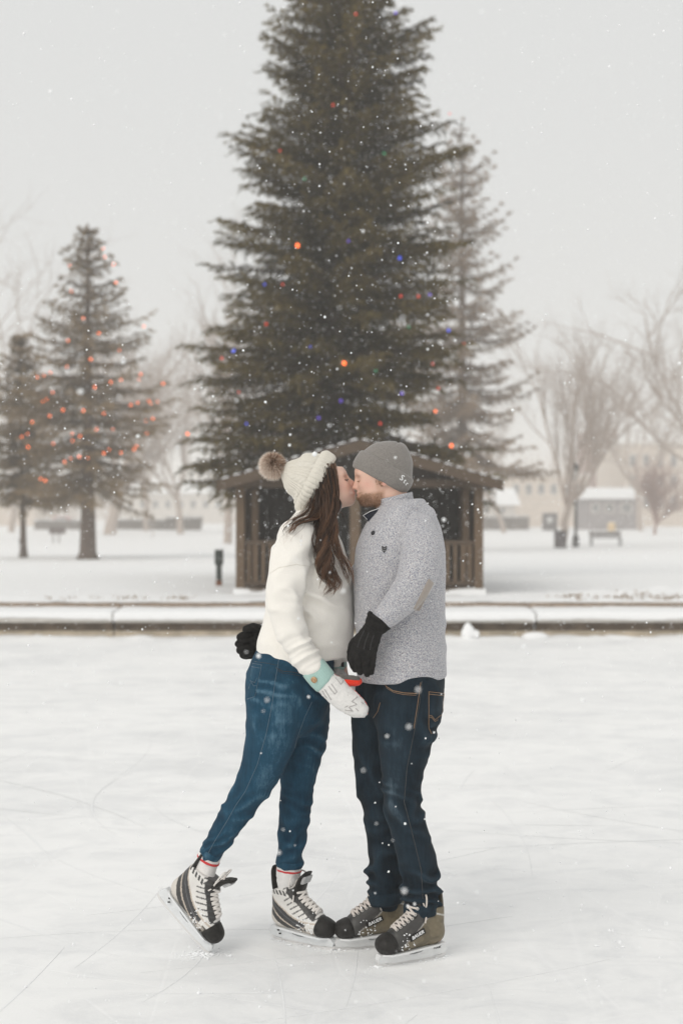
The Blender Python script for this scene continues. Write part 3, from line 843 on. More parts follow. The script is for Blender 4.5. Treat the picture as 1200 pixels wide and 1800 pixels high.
bare_tree('thick trunked bare tree seen behind the fir trunk', ground_at(193, 940), 17, 21, .55, 5, .55, .22, 5)
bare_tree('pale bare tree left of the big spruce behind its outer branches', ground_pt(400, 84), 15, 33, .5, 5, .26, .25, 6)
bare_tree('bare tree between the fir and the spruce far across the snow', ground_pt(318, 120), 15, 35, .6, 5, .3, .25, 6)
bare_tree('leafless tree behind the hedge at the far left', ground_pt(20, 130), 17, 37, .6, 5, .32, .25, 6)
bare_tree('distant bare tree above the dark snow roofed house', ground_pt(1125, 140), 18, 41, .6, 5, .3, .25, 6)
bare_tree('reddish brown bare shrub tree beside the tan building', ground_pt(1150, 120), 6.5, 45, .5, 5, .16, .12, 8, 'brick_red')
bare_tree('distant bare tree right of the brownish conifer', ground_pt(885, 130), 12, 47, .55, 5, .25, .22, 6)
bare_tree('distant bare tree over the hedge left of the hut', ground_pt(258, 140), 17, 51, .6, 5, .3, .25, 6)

# ------------------------------------------------------------------ small park furniture
def box_px(x0, x1, ytop, ybot, d, depth):
    a, b = P(x0, ybot, d), P(x1, ytop, d); return (a[0], d, a[2]), (b[0], d + depth, b[2])
b0 = ground_pt(385, 23.5)
bol = thing('bollard', 'short dark green bollard with a wider head standing in the snow left of the hut', 'bollard', b0)
z1 = P(0, 966, 23.5)[2]; zm = P(0, 993, 23.5)[2]
MB().cbox((b0[0] - .045, b0[1] - .045, b0[2] - .1), (b0[0] + .045, b0[1] + .045, zm), .01).build('post', M['bollard_green'], bol, smooth=False)
MB().cbox((b0[0] - .068, b0[1] - .068, zm), (b0[0] + .068, b0[1] + .068, z1), .015).build('head', M['bollard_green'], bol, smooth=False)
MB().cbox((b0[0] - .052, b0[1] - .052, b0[2] - .1), (b0[0] + .052, b0[1] + .052, b0[2] + .09), .01).build('foot', M['bollard_rust'], bol, smooth=False)
MB().cbox((b0[0] - .07, b0[1] - .07, z1 - .002), (b0[0] + .07, b0[1] + .07, z1 + .016), .008).build('snow_cap', M['fresh_snow'], bol)

l0 = ground_at(1011, 961)
lamp = thing('street_lamp', 'dark park street lamp with a lantern top beside the bare tree', 'street lamp', l0)
lk = l0[1] / 51
MB().tube([l0 + A(0, 0, z * lk) for z in (-.1, .35, .42, 2.35)], A(.13, .12, .06, .045) * lk, 10).build('pole', M['iron_dark'], lamp)
MB().tube([l0 + A(0, 0, z * lk) for z in (2.35, 2.42, 2.75)], A(.05, .11, .17) * lk, 8).build('lantern', M['lamp_glass'], lamp)
MB().tube([l0 + A(0, 0, z * lk) for z in (2.75, 2.79, 2.95, 3.03)], A(.2, .19, .06, .015) * lk, 8).build('cap', M['iron_dark'], lamp)

c0 = ground_at(1063, 959)
ben = thing('park_bench', 'dark park bench standing in the snow right of the street lamp', 'bench', c0)
for k in range(4): MB().cbox(c0 + A(-.88, .08, .46 + k * .085), c0 + A(.88, .115, .53 + k * .085), .006).build('back_slat', M['bench_wood'], ben, smooth=False)
for k in range(4): MB().cbox(c0 + A(-.88, -.12 * (k + 1) + .06, .40), c0 + A(.88, -.12 * k + .03, .435), .006).build('seat_slat', M['bench_wood'], ben, smooth=False)
for x in (-.8, .8):
    MB().cbox(c0 + A(x - .03, -.42, -.08), c0 + A(x + .03, -.36, .398), .005).build('leg', M['iron_dark'], ben, smooth=False)
    MB().cbox(c0 + A(x - .03, .117, -.08), c0 + A(x + .03, .165, .82), .005).build('leg', M['iron_dark'], ben, smooth=False)
MB().cbox(c0 + A(-.86, -.40, .437), c0 + A(.86, .07, .50), .02).build('seat_snow', M['fresh_snow'], ben)

d0 = ground_at(984, 963)
tb = thing('litter_bin', 'dark square litter bin at the foot of the vase shaped bare tree', 'bin', d0)
MB().cbox(d0 + A(-.29, -.29, -.05), d0 + A(.29, .29, .82), .04).build('body', M['bin_dark'], tb, smooth=False)
MB().cbox(d0 + A(-.32, -.32, .822), d0 + A(.32, .32, .9), .03).build('lid', M['iron_dark'], tb, smooth=False)
s0 = ground_at(966, 933)
sg = thing('sign_board', 'dark upright notice board with a pale round mark beside the bare tree trunk', 'sign', s0)
MB().cbox(s0 + A(-.75, 0, .02), s0 + A(.75, .15, 1.75), .03).build('panel', M['bin_dark'], sg, smooth=False)
MB().tube([s0 + A(-.02, -.002, 1.05), s0 + A(-.02, -.02, 1.05)], [.3, .3], 14).build('round_mark', M['lamp_glass'], sg)
y0 = ground_at(1074, 933)
yy = thing('yellow_barrel', 'small yellow orange barrel far off in front of the dark house', 'barrel', y0)
MB().tube([y0 + A(0, 0, z) for z in (-.05, .02, .42, .46, .5, .75, .8)], [.36, .38, .36, .39, .36, .35, .3], 14).build('drum', M['sign_yellow'], yy)
MB().tube([y0 + A(0, 0, .8), y0 + A(0, 0, .86)], [.3, .24], 14).build('snow_cap', M['fresh_snow'], yy)

p0 = ground_at(98, 955)
ps = thing('sign_board', 'low brown board on two posts under the left fir', 'sign', p0)
for x, dz in ((-.14, 0), (.19, .1)): MB().cbox((p0[0] + x - .03, p0[1] + dz, p0[2] - .2), (p0[0] + x + .03, p0[1] + dz + .06, p0[2] + .95), .005).build('post', M['bench_wood'], ps, smooth=False)
MB().cbox((p0[0] - .38, p0[1] - .04, p0[2] + .55), (p0[0] + .6, p0[1] - .003, p0[2] + .98), .01).build('panel', M['bench_wood'], ps, smooth=False)

k0 = ground_at(42, 981)
MBs = MB().tube([k0 + A(.0, 0, -.1), k0 + A(-.04, 0, .25), k0 + A(-.13, 0, .62)], [.045, .04, .035], 7)
tag(MBs.build('stake', M['bench_wood']), 'dark leaning stake at the foot of the small left edge conifer', 'stake')
q0 = ground_at(268, 944)
sp = thing('sapling', 'thin bare sapling standing alone in the snow below the left hedge', 'sapling', q0)
MB().tube([q0 + A(0, 0, -.1), q0 + A(.03, 0, .9), q0 + A(0, .03, 2.4)], [.035, .028, .008], 5).build('trunk', M['bark_far_hazed'], sp)
tw = MB()
for k in range(9):
    a = k * 2.4; z = .9 + k * .15; tw.tube([q0 + A(0, 0, z), q0 + A(math.cos(a) * .25, math.sin(a) * .25, z + .35)], [.012, .004], 3)
tw.build('branches', M['bark_far_hazed'], sp)

def hedge(label, x0, x1, ytop, d, depth, seed):
    lo, hi = box_px(x0, x1, ytop, 0, d, depth); z0 = -.4
    r = np.random.default_rng(seed); root = thing('hedge', label, 'hedge', ((lo[0] + hi[0]) / 2, d, z0))
    n = 9000; p = np.stack([r.uniform(lo[0], hi[0], n), d + depth * r.random(n), z0 + (hi[2] - z0) * r.random(n) ** .7], 1)
    u = r.normal(0, .09, (n, 3)); w = r.normal(0, .05, (n, 3))
    V = np.stack([p - w, p + w, p + u], 1).reshape(-1, 3)
    link_mesh('twigs', V, np.arange(n * 3).reshape(-1, 3), M['hedge_twigs'], root, smooth=False)
    MB().cbox((lo[0] + .1, d + .12, z0), (hi[0] - .1, d + depth - .1, hi[2] - .14), .1).build('core', M['hedge_twigs'], root, smooth=False)
    xs = np.linspace(lo[0] + .05, hi[0] - .05, 40); V = []
    for y, dz in ((d, -.05), (d + .12, .05), (d + depth - .1, .06), (d + depth, -.04)):
        q = np.stack([xs, 0 * xs + y, 0 * xs + hi[2] + dz], 1); q[:, 2] += .08 * (vnoise(q * 3, seed) - .6); V.append(q)
    link_mesh('snow_cover', np.concatenate(V), np.array([(a * 40 + k, a * 40 + k + 1, (a + 1) * 40 + k + 1, (a + 1) * 40 + k) for a in range(3) for k in range(39)]), M['fresh_snow'], root)
hedge('clipped brown hedge with a thin snow top between the fir and the hut', 293, 352, 909, 148, 2, 1)
hedge('longer lower hedge with snow on top behind the fir trunk', 205, 292, 913, 150, 2, 2)
hedge('clipped brown hedge seen just right of the hut', 852, 930, 908, 148, 2, 3)
hedge('short hedge at the far left behind the fir', 60, 150, 914, 152, 2, 4)

def building(label, x0, x1, ytop, d, depth, wall, roof=None, wins=(), roofh=0, name='building', door=None):
    lo, hi = box_px(x0, x1, ytop, 0, d, depth); z0 = -.6
    root = thing(name, label, 'building', ((lo[0] + hi[0]) / 2, d, z0))
    MB().box((lo[0], d, z0), (hi[0], d + depth, hi[2])).build('wall', M[wall], root, smooth=False)
    for (wx0, wx1, wy0, wy1) in wins:
        a, b = P(wx0, wy1, d), P(wx1, wy0, d)
        f = MB().box((a[0] - .12, d - .06, a[2] - .12), (b[0] + .12, d - .003, b[2] + .12)).build('window', M['stucco_pale'], root, smooth=False)
        MB().box((a[0], d - .075, a[2]), (b[0], d - .063, b[2])).build('pane', M['window_glass'], f, smooth=False)
    if roof == 'gable':
        xm = (lo[0] + hi[0]) / 2; o = .6; zt = hi[2] + roofh; e = hi[2] + .003
        V = [(lo[0] - o, d - o, e), (hi[0] + o, d - o, e), (hi[0] + o, d + depth + o, e), (lo[0] - o, d + depth + o, e), (lo[0] - o * .6, d + depth / 2, zt), (hi[0] + o * .6, d + depth / 2, zt)]
        MB().add(V, [(0, 1, 5, 4), (2, 3, 4, 5), (1, 2, 5), (3, 0, 4), (3, 2, 1, 0)]).build('snowy_roof', M['fresh_snow'], root, smooth=False)
    elif roof == 'flat':
        MB().box((lo[0] - .2, d - .2, hi[2] + .003), (hi[0] + .2, d + depth + .2, hi[2] + .35)).build('parapet', M['stucco_pale'], root, smooth=False)
    return root
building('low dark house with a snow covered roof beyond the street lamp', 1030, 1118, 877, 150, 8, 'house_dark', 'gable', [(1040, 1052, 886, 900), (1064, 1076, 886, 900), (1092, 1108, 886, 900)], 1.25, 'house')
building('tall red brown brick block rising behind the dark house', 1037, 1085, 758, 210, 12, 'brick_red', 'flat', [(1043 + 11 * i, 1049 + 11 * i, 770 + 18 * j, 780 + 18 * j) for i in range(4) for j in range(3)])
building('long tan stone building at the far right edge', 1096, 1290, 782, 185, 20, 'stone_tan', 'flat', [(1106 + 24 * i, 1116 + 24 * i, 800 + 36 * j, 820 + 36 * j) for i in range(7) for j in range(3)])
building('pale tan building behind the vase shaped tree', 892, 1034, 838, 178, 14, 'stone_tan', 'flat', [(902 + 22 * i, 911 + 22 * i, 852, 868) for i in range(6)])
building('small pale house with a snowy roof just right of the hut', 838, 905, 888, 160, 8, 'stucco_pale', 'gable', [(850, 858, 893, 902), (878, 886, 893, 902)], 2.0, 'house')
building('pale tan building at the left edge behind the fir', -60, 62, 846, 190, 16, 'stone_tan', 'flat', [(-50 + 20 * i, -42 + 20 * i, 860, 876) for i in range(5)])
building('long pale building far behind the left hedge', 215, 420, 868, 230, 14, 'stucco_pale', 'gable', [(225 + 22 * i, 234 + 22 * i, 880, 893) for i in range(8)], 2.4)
# parked car far off
v0 = ground_pt(110, 170)
car = thing('parked_car', 'small red car parked far behind the fir trunk', 'car', v0)
bm = MB(); prof = [(-1.95, .35), (-1.9, .75), (-1.2, .86), (-.7, 1.3), (.65, 1.32), (1.2, .9), (1.85, .78), (1.95, .35)]
V = [(v0[0] + x, v0[1] + y, v0[2] + z) for y in (-.8, .8) for x, z in prof]; k = len(prof)
bm.add(V, [tuple(range(k)), tuple(range(2 * k - 1, k - 1, -1))] + [(i, k + i, k + (i + 1) % k, (i + 1) % k) for i in range(k)])
bm.build('body', M['car_red'], car, smooth=False)
MB().box(v0 + A(-.6, -.83, .9), v0 + A(.7, -.803, 1.24)).build('window', M['window_glass'], car, smooth=False)
MB().cbox(v0 + A(-.7, -.75, 1.325), v0 + A(.65, .75, 1.42), .04).build('snow_cover', M['fresh_snow'], car)
for x in (-1.2, 1.2):
    for y in (-.82, .62): MB().tube([v0 + A(x, y, .3), v0 + A(x, y + .2, .3)], [.33, .33], 14).build('wheel', M['tyre'], car)
# far woodland closing the view
r = np.random.default_rng(77); tw = MB()
n = 12000
x = r.uniform(-295, 295, n); y = r.uniform(255, 330, n); hgt = r.uniform(7, 17, n) * (.6 + .6 * vnoise(np.stack([x * .03, 0 * x, 0 * x], 1), 4))
lean_ = r.normal(0, 1.6, (n, 2)); zb = PZ + hgt * r.choice([0, .3, .45], n)
V = np.stack([np.stack([x - .10, y, zb - .3], 1), np.stack([x + .10, y, zb - .3], 1), np.stack([x + lean_[:, 0] * 1.3, y + lean_[:, 1], PZ + hgt], 1)], 1).reshape(-1, 3)
tag(link_mesh('far_woods', V, np.arange(3 * n).reshape(-1, 3), M['bark_far_hazed'], smooth=False), 'far belt of leafless trees fading into the snowy air', 'woods', kind='stuff')

# ------------------------------------------------------------------ snowy air
HAZE_TOP = max((o.matrix_world @ Vector(c))[2] if 0 else (ORG[o.name][2] + c[2]) for o in bpy.data.objects if o.type == 'MESH' and not o.name.startswith('bulb') and o.name in ORG for c in o.bound_box) + .3
hz = MB().box((-310, -14, -1), (310, 606, HAZE_TOP)).build('haze', None, smooth=False)
hm = bpy.data.materials.new('snowy_air'); hm.use_nodes = True; hm.node_tree.nodes.clear()
ho = hm.node_tree.nodes.new('ShaderNodeOutputMaterial'); hv = hm.node_tree.nodes.new('ShaderNodeVolumePrincipled')
hv.inputs['Color'].default_value = (1, .975, .94, 1); hv.inputs['Density'].default_value = .0029; hv.inputs['Anisotropy'].default_value = 0
hm.node_tree.links.new(hv.outputs[0], ho.inputs['Volume']); hz.data.materials.append(hm)
tag(hz, 'pale snowy air over the rink and the park', 'haze', kind='stuff')
# ------------------------------------------------------------------ the couple
DM, DW = 5.21, 5.265
def proj(V):
    return 600 + V[:, 0] / V[:, 1] * FPX, 900 + (CAMZ - V[:, 2]) / V[:, 1] * FPX
FOLD = {}
def folds(V, Fc, gain, rows, seed):
    """cloth creases: rows = (direction, waves per metre, amplitude, mask)"""
    N = vnormals(V, Fc); out = np.zeros(len(V))
    for k, (d, fr, amp, mask) in enumerate(rows):
        d = A(*d); d /= np.linalg.norm(d)
        ph = V @ d * fr + 2.2 * vnoise(V * 6.5, seed + k * 3) + .9 * vnoise(V * 15, seed + k * 3 + 1)
        s = np.sin(ph * 2 * math.pi); s = np.where(s > 0, np.abs(s) ** 1.4, -np.abs(s) ** .8 * .55)
        out += gain * amp * mask * s * sstep(.22, .72, vnoise(V * A(7, 7, 9), seed + 50 + k))
    out += .0025 * (vnoise(V * 22, seed + 90) - .5)
    FOLD['h'] = out
    return V + N * out[:, None]
def gauss(px, py, cx, cy, sx, sy=None):
    return np.exp(-((px - cx) / sx) ** 2 - ((py - cy) / (sy or sx)) ** 2)
def segmask(V, a, b, r):
    """soft mask around the segment a-b"""
    ab = b - a; t = np.clip((V - a) @ ab / ab.dot(ab), 0, 1); return np.exp(-(np.linalg.norm(V - a - t[:, None] * ab, axis=1) / r) ** 2)

class Head:
    def __init__(s, ox, oy, d, face, tilt, k):
        s.o = P(ox, oy, d); m = d / FPX * k; t = math.radians(tilt)
        s.f = A(face * math.cos(t), 0, math.sin(t)); s.u = A(-face * math.sin(t), 0, math.cos(t)); s.m = m
        s.R = np.stack([s.f, A(0, 1, 0), s.u], 1)
    def p(s, u, w, y=0): return s.o + s.m * (s.f * u + s.u * w) + A(0, y * s.m, 0)
    def loc(s, V):
        q = (V - s.o) / s.m; return q @ s.f, q @ s.u, q[:, 1]
    def ell(s, F, u, w, y, a, b, c, k=5, op='add'):
        F.ell(s.p(u, w, y), A(a, b, c) * s.m, k * s.m, s.R, op)
    def build(s, F, female):
        e = s.ell
        e(F, -3, 8, 0, 48, 37, 46)                      # cranium
        e(F, 22, -12, 0, 24, 31, 34, 12)                # face block
        e(F, 27, 4, 0, 20, 29, 20, 10)                  # forehead
        e(F, 18, -33, 0, 24, 28 if not female else 25, 19, 12)   # jaw
        e(F, 32, -44, 0, 11, 14 if not female else 10.5, 12, 9)     # chin
        for y in (-1, 1):
            e(F, 32, -17, 17 * y, 10, 9, 9, 8)          # cheek
            e(F, 45, -8, 14 * y, 6.5, 9, 6, 5, 'sub')   # eye socket
            e(F, 37.0, -8.5, 14 * y, 7.0, 8.0, 6.4, 2)    # closed lid over the eyeball
            e(F, 41.5, 1, 13 * y, 4, 12, 3.6, 4)          # brow
            e(F, 46, -24, 6 * y, 4.0, 3.2, 3.4, 2.5)      # nostril wing
            e(F, 0, -11, 34.5 * y, 8, 4.5, 13, 3)         # ear
            e(F, -1, -10, 39 * y, 4, 3, 7, 3, 'sub')
        q = [[*s.p(43, -4), 4 * s.m, 4.2 * s.m], [*s.p(48.5, -15), 3.6 * s.m, 4 * s.m], [*s.p(51.2, -22), 4.0 * s.m, 4.8 * s.m]]
        F.chain(q, 4 * s.m)
        e(F, 45.0, -33, 0, 3.6, 10, 3.4, 3.5); e(F, 44.2, -39, 0, 3.8, 9, 3.4, 3.5)
        e(F, 48.2, -36.2, 0, 2.5, 9, .9, 1.2, 'sub')
    def colour(s, V, skin, lip, female):
        u, w, y = s.loc(V); n = vnoise(V * 90, 3); n2 = vnoise(V * 300, 5)
        c = np.tile(A(*skin), (len(V), 1)); ay = np.abs(y)
        def blend(m, col): c[:] = c * (1 - m[:, None]) + A(*col) * m[:, None]
        cheek = np.exp(-((u - 30) / 12) ** 2 - ((w + 19) / 9) ** 2) * sstep(10, 22, ay)
        blend(.38 * cheek, (.66, .27, .21)); blend(.45 * np.exp(-((u - 51) / 6) ** 2 - ((w + 21) / 7) ** 2), (.68, .27, .2))
        blend(.6 * np.exp(-((w + 17) / 9) ** 2 - (u / 8) ** 2) * sstep(33, 38, ay), (.72, .24, .19))
        if not female:
            b = sstep(-27, -37, w + .45 * (u - 12) * (u < 12)) * sstep(-4, 5, u) * (1 - sstep(-52, -60, w) * (u < 24))
            b = np.maximum(b, sstep(8, 2, np.abs(u - 10)) * sstep(-8, -14, w) * .55 * sstep(24, 30, ay))
            b *= 1 - .75 * np.exp(-((u - 27) / 8) ** 2 - ((w + 29) / 6) ** 2)
            b = np.clip(b * (.55 + .75 * n) + .1 * (n2 - .5) * (b > .1), 0, 1)
            dark = sstep(20, 40, u) * sstep(-36, -46, w)
            blend(b * .62, (.44, .235, .13)); blend(b * dark * .6, (.20, .10, .055))
        blend(.85 * np.exp(-((w + 36.2) / 4.2) ** 2) * sstep(41, 44, u) * sstep(11, 8, ay), lip)
        return c

def hairs(label_name, parent, mat, roots, dirs, length, r, seed, curl=.0):
    """short tapered hairs as three-sided spikes"""
    rr = np.random.default_rng(seed); n = len(roots)
    L = length * rr.uniform(.6, 1.25, n); d = dirs + rr.normal(0, .35, (n, 3)); d /= np.linalg.norm(d, axis=1)[:, None]
    a = np.cross(d, rr.normal(0, 1, (n, 3))); a /= np.linalg.norm(a, axis=1)[:, None]; b = np.cross(d, a)
    rad = r * rr.uniform(.7, 1.2, n)
    ring = [roots + a * rad[:, None], roots + (-.5 * a + .87 * b) * rad[:, None], roots + (-.5 * a - .87 * b) * rad[:, None]]
    tip = roots + d * L[:, None] + A(0, 0, -1) * curl * (L ** 2)[:, None]
    V = np.stack(ring + [tip], 1).reshape(-1, 3); k = np.arange(n)[:, None] * 4
    Fc = np.concatenate([k + A(0, 1, 3).astype(int), k + A(1, 2, 3).astype(int), k + A(2, 0, 3).astype(int)])
    t = np.repeat(rr.random(n), 4); return V, Fc, t

# ---- woman -------------------------------------------------------------------------------------
W_TORSO = [(546, 893, 0, 25, 27), (547, 915, 0, 31, 36), (546, 935, 0, 43, 60), (544, 960, 0, 54, 72), (544, 990, 0, 65, 76), (547, 1040, 0, 76, 74), (543, 1097, 0, 79, 70), (535, 1140, 0, 83, 70), (533, 1178, 0, 84, 71)]
W_NARM = [(524, 944, -.135, 33), (508, 995, -.165, 35), (500, 1045, -.185, 33), (505, 1092, -.195, 29.5), (521, 1130, -.20, 26), (538, 1157, -.20, 23), (549, 1171, -.20, 20)]
W_FARM = [(556, 946, .14, 32), (572, 1000, .17, 31), (588, 1060, .165, 28), (592, 1110, .12, 24), (593, 1158, .085, 19)]
W_PELVIS = [(524, 1128, 0, 58, 56), (518, 1165, 0, 69, 66), (508, 1200, 0, 76, 76), (506, 1225, 0, 73, 74)]
W_NLEG = [(487, 1215, -.075, 56, 58), (483, 1258, -.085, 50, 54), (476, 1300, -.085, 45, 48), (464, 1338, -.08, 39, 42), (449, 1374, -.07, 33, 37), (430, 1405, -.055, 28.5, 31), (411, 1434, -.04, 26.5, 29), (391, 1466, -.02, 23, 26), (372, 1497, -.0, 19, 21)]
W_FLEG = [(532, 1215, .07, 48, 56), (538, 1245, .08, 42, 52), (537, 1285, .085, 39, 47), (531, 1325, .085, 36, 41), (524, 1360, .09, 31, 36), (521, 1400, .10, 29, 31), (516, 1445, .115, 27, 29), (511, 1490, .12, 23, 25), (509, 1516, .125, 22.5, 23.5)]
M_TORSO = [(698, 902, 0, 26, 30), (702, 908, 0, 38, 50), (706, 917, 0, 50, 70), (711, 930, 0, 60, 84), (705, 965, 0, 76, 88), (702, 1000, 0, 81, 84), (702, 1060, 0, 80, 80), (704, 1120, 0, 79, 82), (705, 1160, 0, 79, 87), (706, 1225, 0, 78, 89)]
M_NARM = [(733, 938, -.155, 34), (741, 968, -.20, 37), (733, 1010, -.228, 35), (712, 1047, -.235, 29.5), (686, 1076, -.225, 23), (664, 1094, -.225, 18)]
M_FARM = [(722, 940, .155, 33), (670, 990, .235, 35), (600, 1060, .285, 31), (525, 1095, .27, 25), (468, 1114, .20, 19)]
M_PELVIS = [(712, 1160, 0, 66, 68), (711, 1195, 0, 70, 74), (712, 1235, 0, 66, 77)]
M_NLEG = [(722, 1222, -.085, 55, 60), (717, 1262, -.09, 55, 56), (712, 1300, -.09, 48, 51), (707, 1350, -.085, 38.5, 44), (706, 1390, -.075, 34.5, 39), (708, 1420, -.07, 33, 36), (718, 1455, -.055, 33, 34.5), (730, 1500, -.035, 33, 34), (740, 1545, -.02, 33.5, 34), (741, 1578, -.018, 30, 31), (740, 1592, -.018, 29.5, 30)]
M_FLEG = [(672, 1215, .09, 50, 58), (661, 1255, .095, 45, 53), (660, 1300, .1, 41, 48), (661, 1350, .1, 38, 43), (662, 1388, .105, 35, 39), (672, 1430, .11, 33, 35), (678, 1500, .115, 32, 33), (678, 1540, .12, 33, 33), (677, 1562, .12, 29.5, 31), (677, 1573, .12, 29, 30)]
LO_W, HI_W = A(-.52, 4.93, .12), A(.12, 5.62, 1.80)
LO_M, HI_M = A(-.40, 4.85, .15), A(.46, 5.62, 1.86)

gp = lambda px, py: (lambda d: A((px - 600) / FPX * d, d, 0.0))(CAMZ * FPX / (py - 900))
def sk_frame(toe, heel, up=(0, 0, 1)):
    """origin and axes of a skate from the two ends of its blade"""
    toe, heel, up = A(*toe), A(*heel), A(*up); ex = toe - heel; ex /= np.linalg.norm(ex); ez = up - ex * up.dot(ex); ez /= np.linalg.norm(ez)
    return toe - ex * .150, np.stack([ex, np.cross(ez, ex), ez], 0)
def sk_pt(sk, V): return sk[0] + np.asarray(V, float) @ sk[1]
SK_M1 = sk_frame(gp(664, 1701), gp(781, 1681))
SK_M2 = sk_frame(gp(590, 1671), gp(590, 1671) + A(.27, .075, 0))
SK_W1 = sk_frame(gp(586, 1671), gp(482, 1650))
_toe = P(362, 1676, 5.245); _toe[2] = .001
SK_W2 = sk_frame(_toe, P(279, 1581, 5.30), (.6, -.12, 1))

def body(F, head, female, T, arms, legs, D, neck, hands, feet, pel):
    F.chain(nodes(D, [(r[0], r[1], r[2], r[3] * .86, r[4] * .86) for r in T[1:-2]]), .02)
    F.chain(nodes(D, [(r[0], r[1], r[2], r[3] * .86, r[4] * .86) for r in pel]), .02)
    for L in arms: F.chain(nodes(D, [(*r[:3], r[3] * .72) for r in L]), .02)
    for L in legs: F.chain(nodes(D, [(*r[:3], r[3] * .72, r[4] * .72) for r in L]), .02)
    F.chain(nodes(D, neck), .02)
    for h in hands: F.chain(nodes(D, h), .01)
    for sk in feet: F.chain([[*sk_pt(sk, q), r, r] for q, r in ((A(-.055, 0, .20), .027), (A(-.06, 0, .14), .028), (A(-.02, 0, .105), .032), (A(.07, 0, .085), .028))], .01)
    head.build(F, female)

hw = Head(566, 853, DW - .012, 1, 27, .97)
hm_ = Head(673, 832, DM + .0, -1, -3, 1.0)
def neckcol(h, V, skin): return None

Fw = Field(A(-.60, 4.95, .05), HI_W, .0042)
body(Fw, hw, True, W_TORSO, (W_NARM, W_FARM), (W_NLEG, W_FLEG), DW,
     [(572, 872, 0, 24, 23), (566, 900, 0, 23, 22), (556, 930, 0, 27, 30)],
     [[(553, 1176, -.20, 13, 9), (590, 1212, -.20, 15, 8), (622, 1240, -.20, 10, 7)], [(594, 1160, .08, 13, 9), (600, 1195, .06, 14, 8)]],
     (SK_W1, SK_W2), W_PELVIS)
V, Fc = Fw.mesh(); V = relax(V, Fc, 1, .4)
woman = link_mesh('person', V, Fc, M['skin'], origin=(*P(505, 900, 5.3)[:2], 0), col=hw.colour(V, (.76, .515, .415), (.60, .22, .19), True))
tag(woman, 'long haired woman in cream knit hat and white sweater kissing the man, one skate lifted', 'person')
Fm = Field(LO_M, HI_M, .0042)
body(Fm, hm_, False, M_TORSO, (M_NARM, M_FARM), (M_NLEG, M_FLEG), DM,
     [(685, 846, 0, 32, 30), (688, 875, 0, 27, 28), (695, 910, 0, 31, 36)],
     [[(660, 1100, -.22, 14, 10), (642, 1135, -.225, 15, 9), (636, 1165, -.22, 11, 7)], [(462, 1116, .20, 13), (440, 1126, .18, 10)]],
     (SK_M1, SK_M2), M_PELVIS)
V, Fc = Fm.mesh(); V = relax(V, Fc, 1, .4)
man = link_mesh('person', V, Fc, M['skin'], origin=(*P(700, 900, 5.2)[:2], 0), col=hm_.colour(V, (.74, .48, .375), (.54, .21, .17), False))
tag(man, 'bearded man in grey beanie and heathered grey sweater kissing the woman, standing on skates', 'person')
mV, mF = V, Fc

# faces: lashes, brows, stubble
def face_line(h, parent, name, pts, r, mat, seed=1, n=60, ln=.005):
    roots, dirs = [], []; rr = np.random.default_rng(seed)
    for side in (-1, 1):
        q = crom([[*h.p(u, w, y * side)] for u, w, y in pts], 6)
        for _ in range(n):
            x = rr.random() * (len(q) - 1); j = int(x); j = min(j, len(q) - 2)
            roots.append(q[j] + (q[j + 1] - q[j]) * (x - j) + rr.normal(0, .0006, 3)); dirs.append(h.f * .5 + A(0, side * .5, 0) + h.u * -.1)
    V, Fc, t = hairs(name, parent, mat, np.array(roots), np.array(dirs), ln, r, seed)
    tag(link_mesh(name, V, Fc, mat, parent, attrs={'tint': t * .6}), kind='stuff')
for h, par, hm2, sd, e0 in ((hw, woman, M['brown_hair'], 4, .0075), (hm_, man, M['short_hair'], 6, .005)):
    face_line(h, par, 'eyelashes', [(44.2, -11.5, 9), (44.6, -12.6, 14), (41.5, -11.8, 19), (38.5, -10.4, 22)], .0006, hm2, sd, 70, e0)
    face_line(h, par, 'eyebrows', [(45.5, 1.5, 6), (45.0, 3.4, 13), (41.5, 3.4, 20), (36.5, 1.0, 25)], .0009, hm2, sd + 1, 90, .006)
# beard: real hairs on the jaw so that the outline is fuzzy
u, w, y = hm_.loc(mV); N = vnormals(mV, mF)
bm_w = sstep(-29, -38, w) * sstep(0, 8, u) * (1 - sstep(-54, -60, w)) * ((u < 47) & (u > 0))
rr = np.random.default_rng(8); pick = np.where((rr.random(len(mV)) < bm_w * .95) & (w < -27) & (w > -62) & (np.abs(w + 36) + 30 * (u < 42) > 3))[0]
pick = np.repeat(pick, 2); rts = mV[pick] + rr.normal(0, .0014, (len(pick), 3))
dr = N[pick] * .7 + hm_.u * -.55 + hm_.f * .15
Vb, Fb, tb_ = hairs('beard', man, None, rts, dr, .0075, .0006, 9)
dk = np.repeat(sstep(18, 38, u[pick]) * sstep(-36, -46, w[pick]), 4)
tag(link_mesh('beard', Vb, Fb, M['short_hair'], man, attrs={'tint': np.clip(.35 + tb_ * .7 - dk * .55, 0, 1)}), kind='stuff')
# short hair below the beanie and the sideburn
sel = np.where((((u < -26) & (w < -10) & (w > -27)) | ((np.abs(u - 9) < 6) & (w < 2) & (w > -22) & (np.abs(y) > 24))) & (rr.random(len(mV)) < .5))[0]
Vb, Fb, tb_ = hairs('short_hair', man, None, np.repeat(mV[sel], 2, 0), np.repeat(N[sel], 2, 0) * .4 + hm_.u * -.8 - hm_.f * .2, .008, .0007, 11)
tag(link_mesh('short_hair', Vb, Fb, M['short_hair'], man, attrs={'tint': tb_ * .7}), kind='stuff')

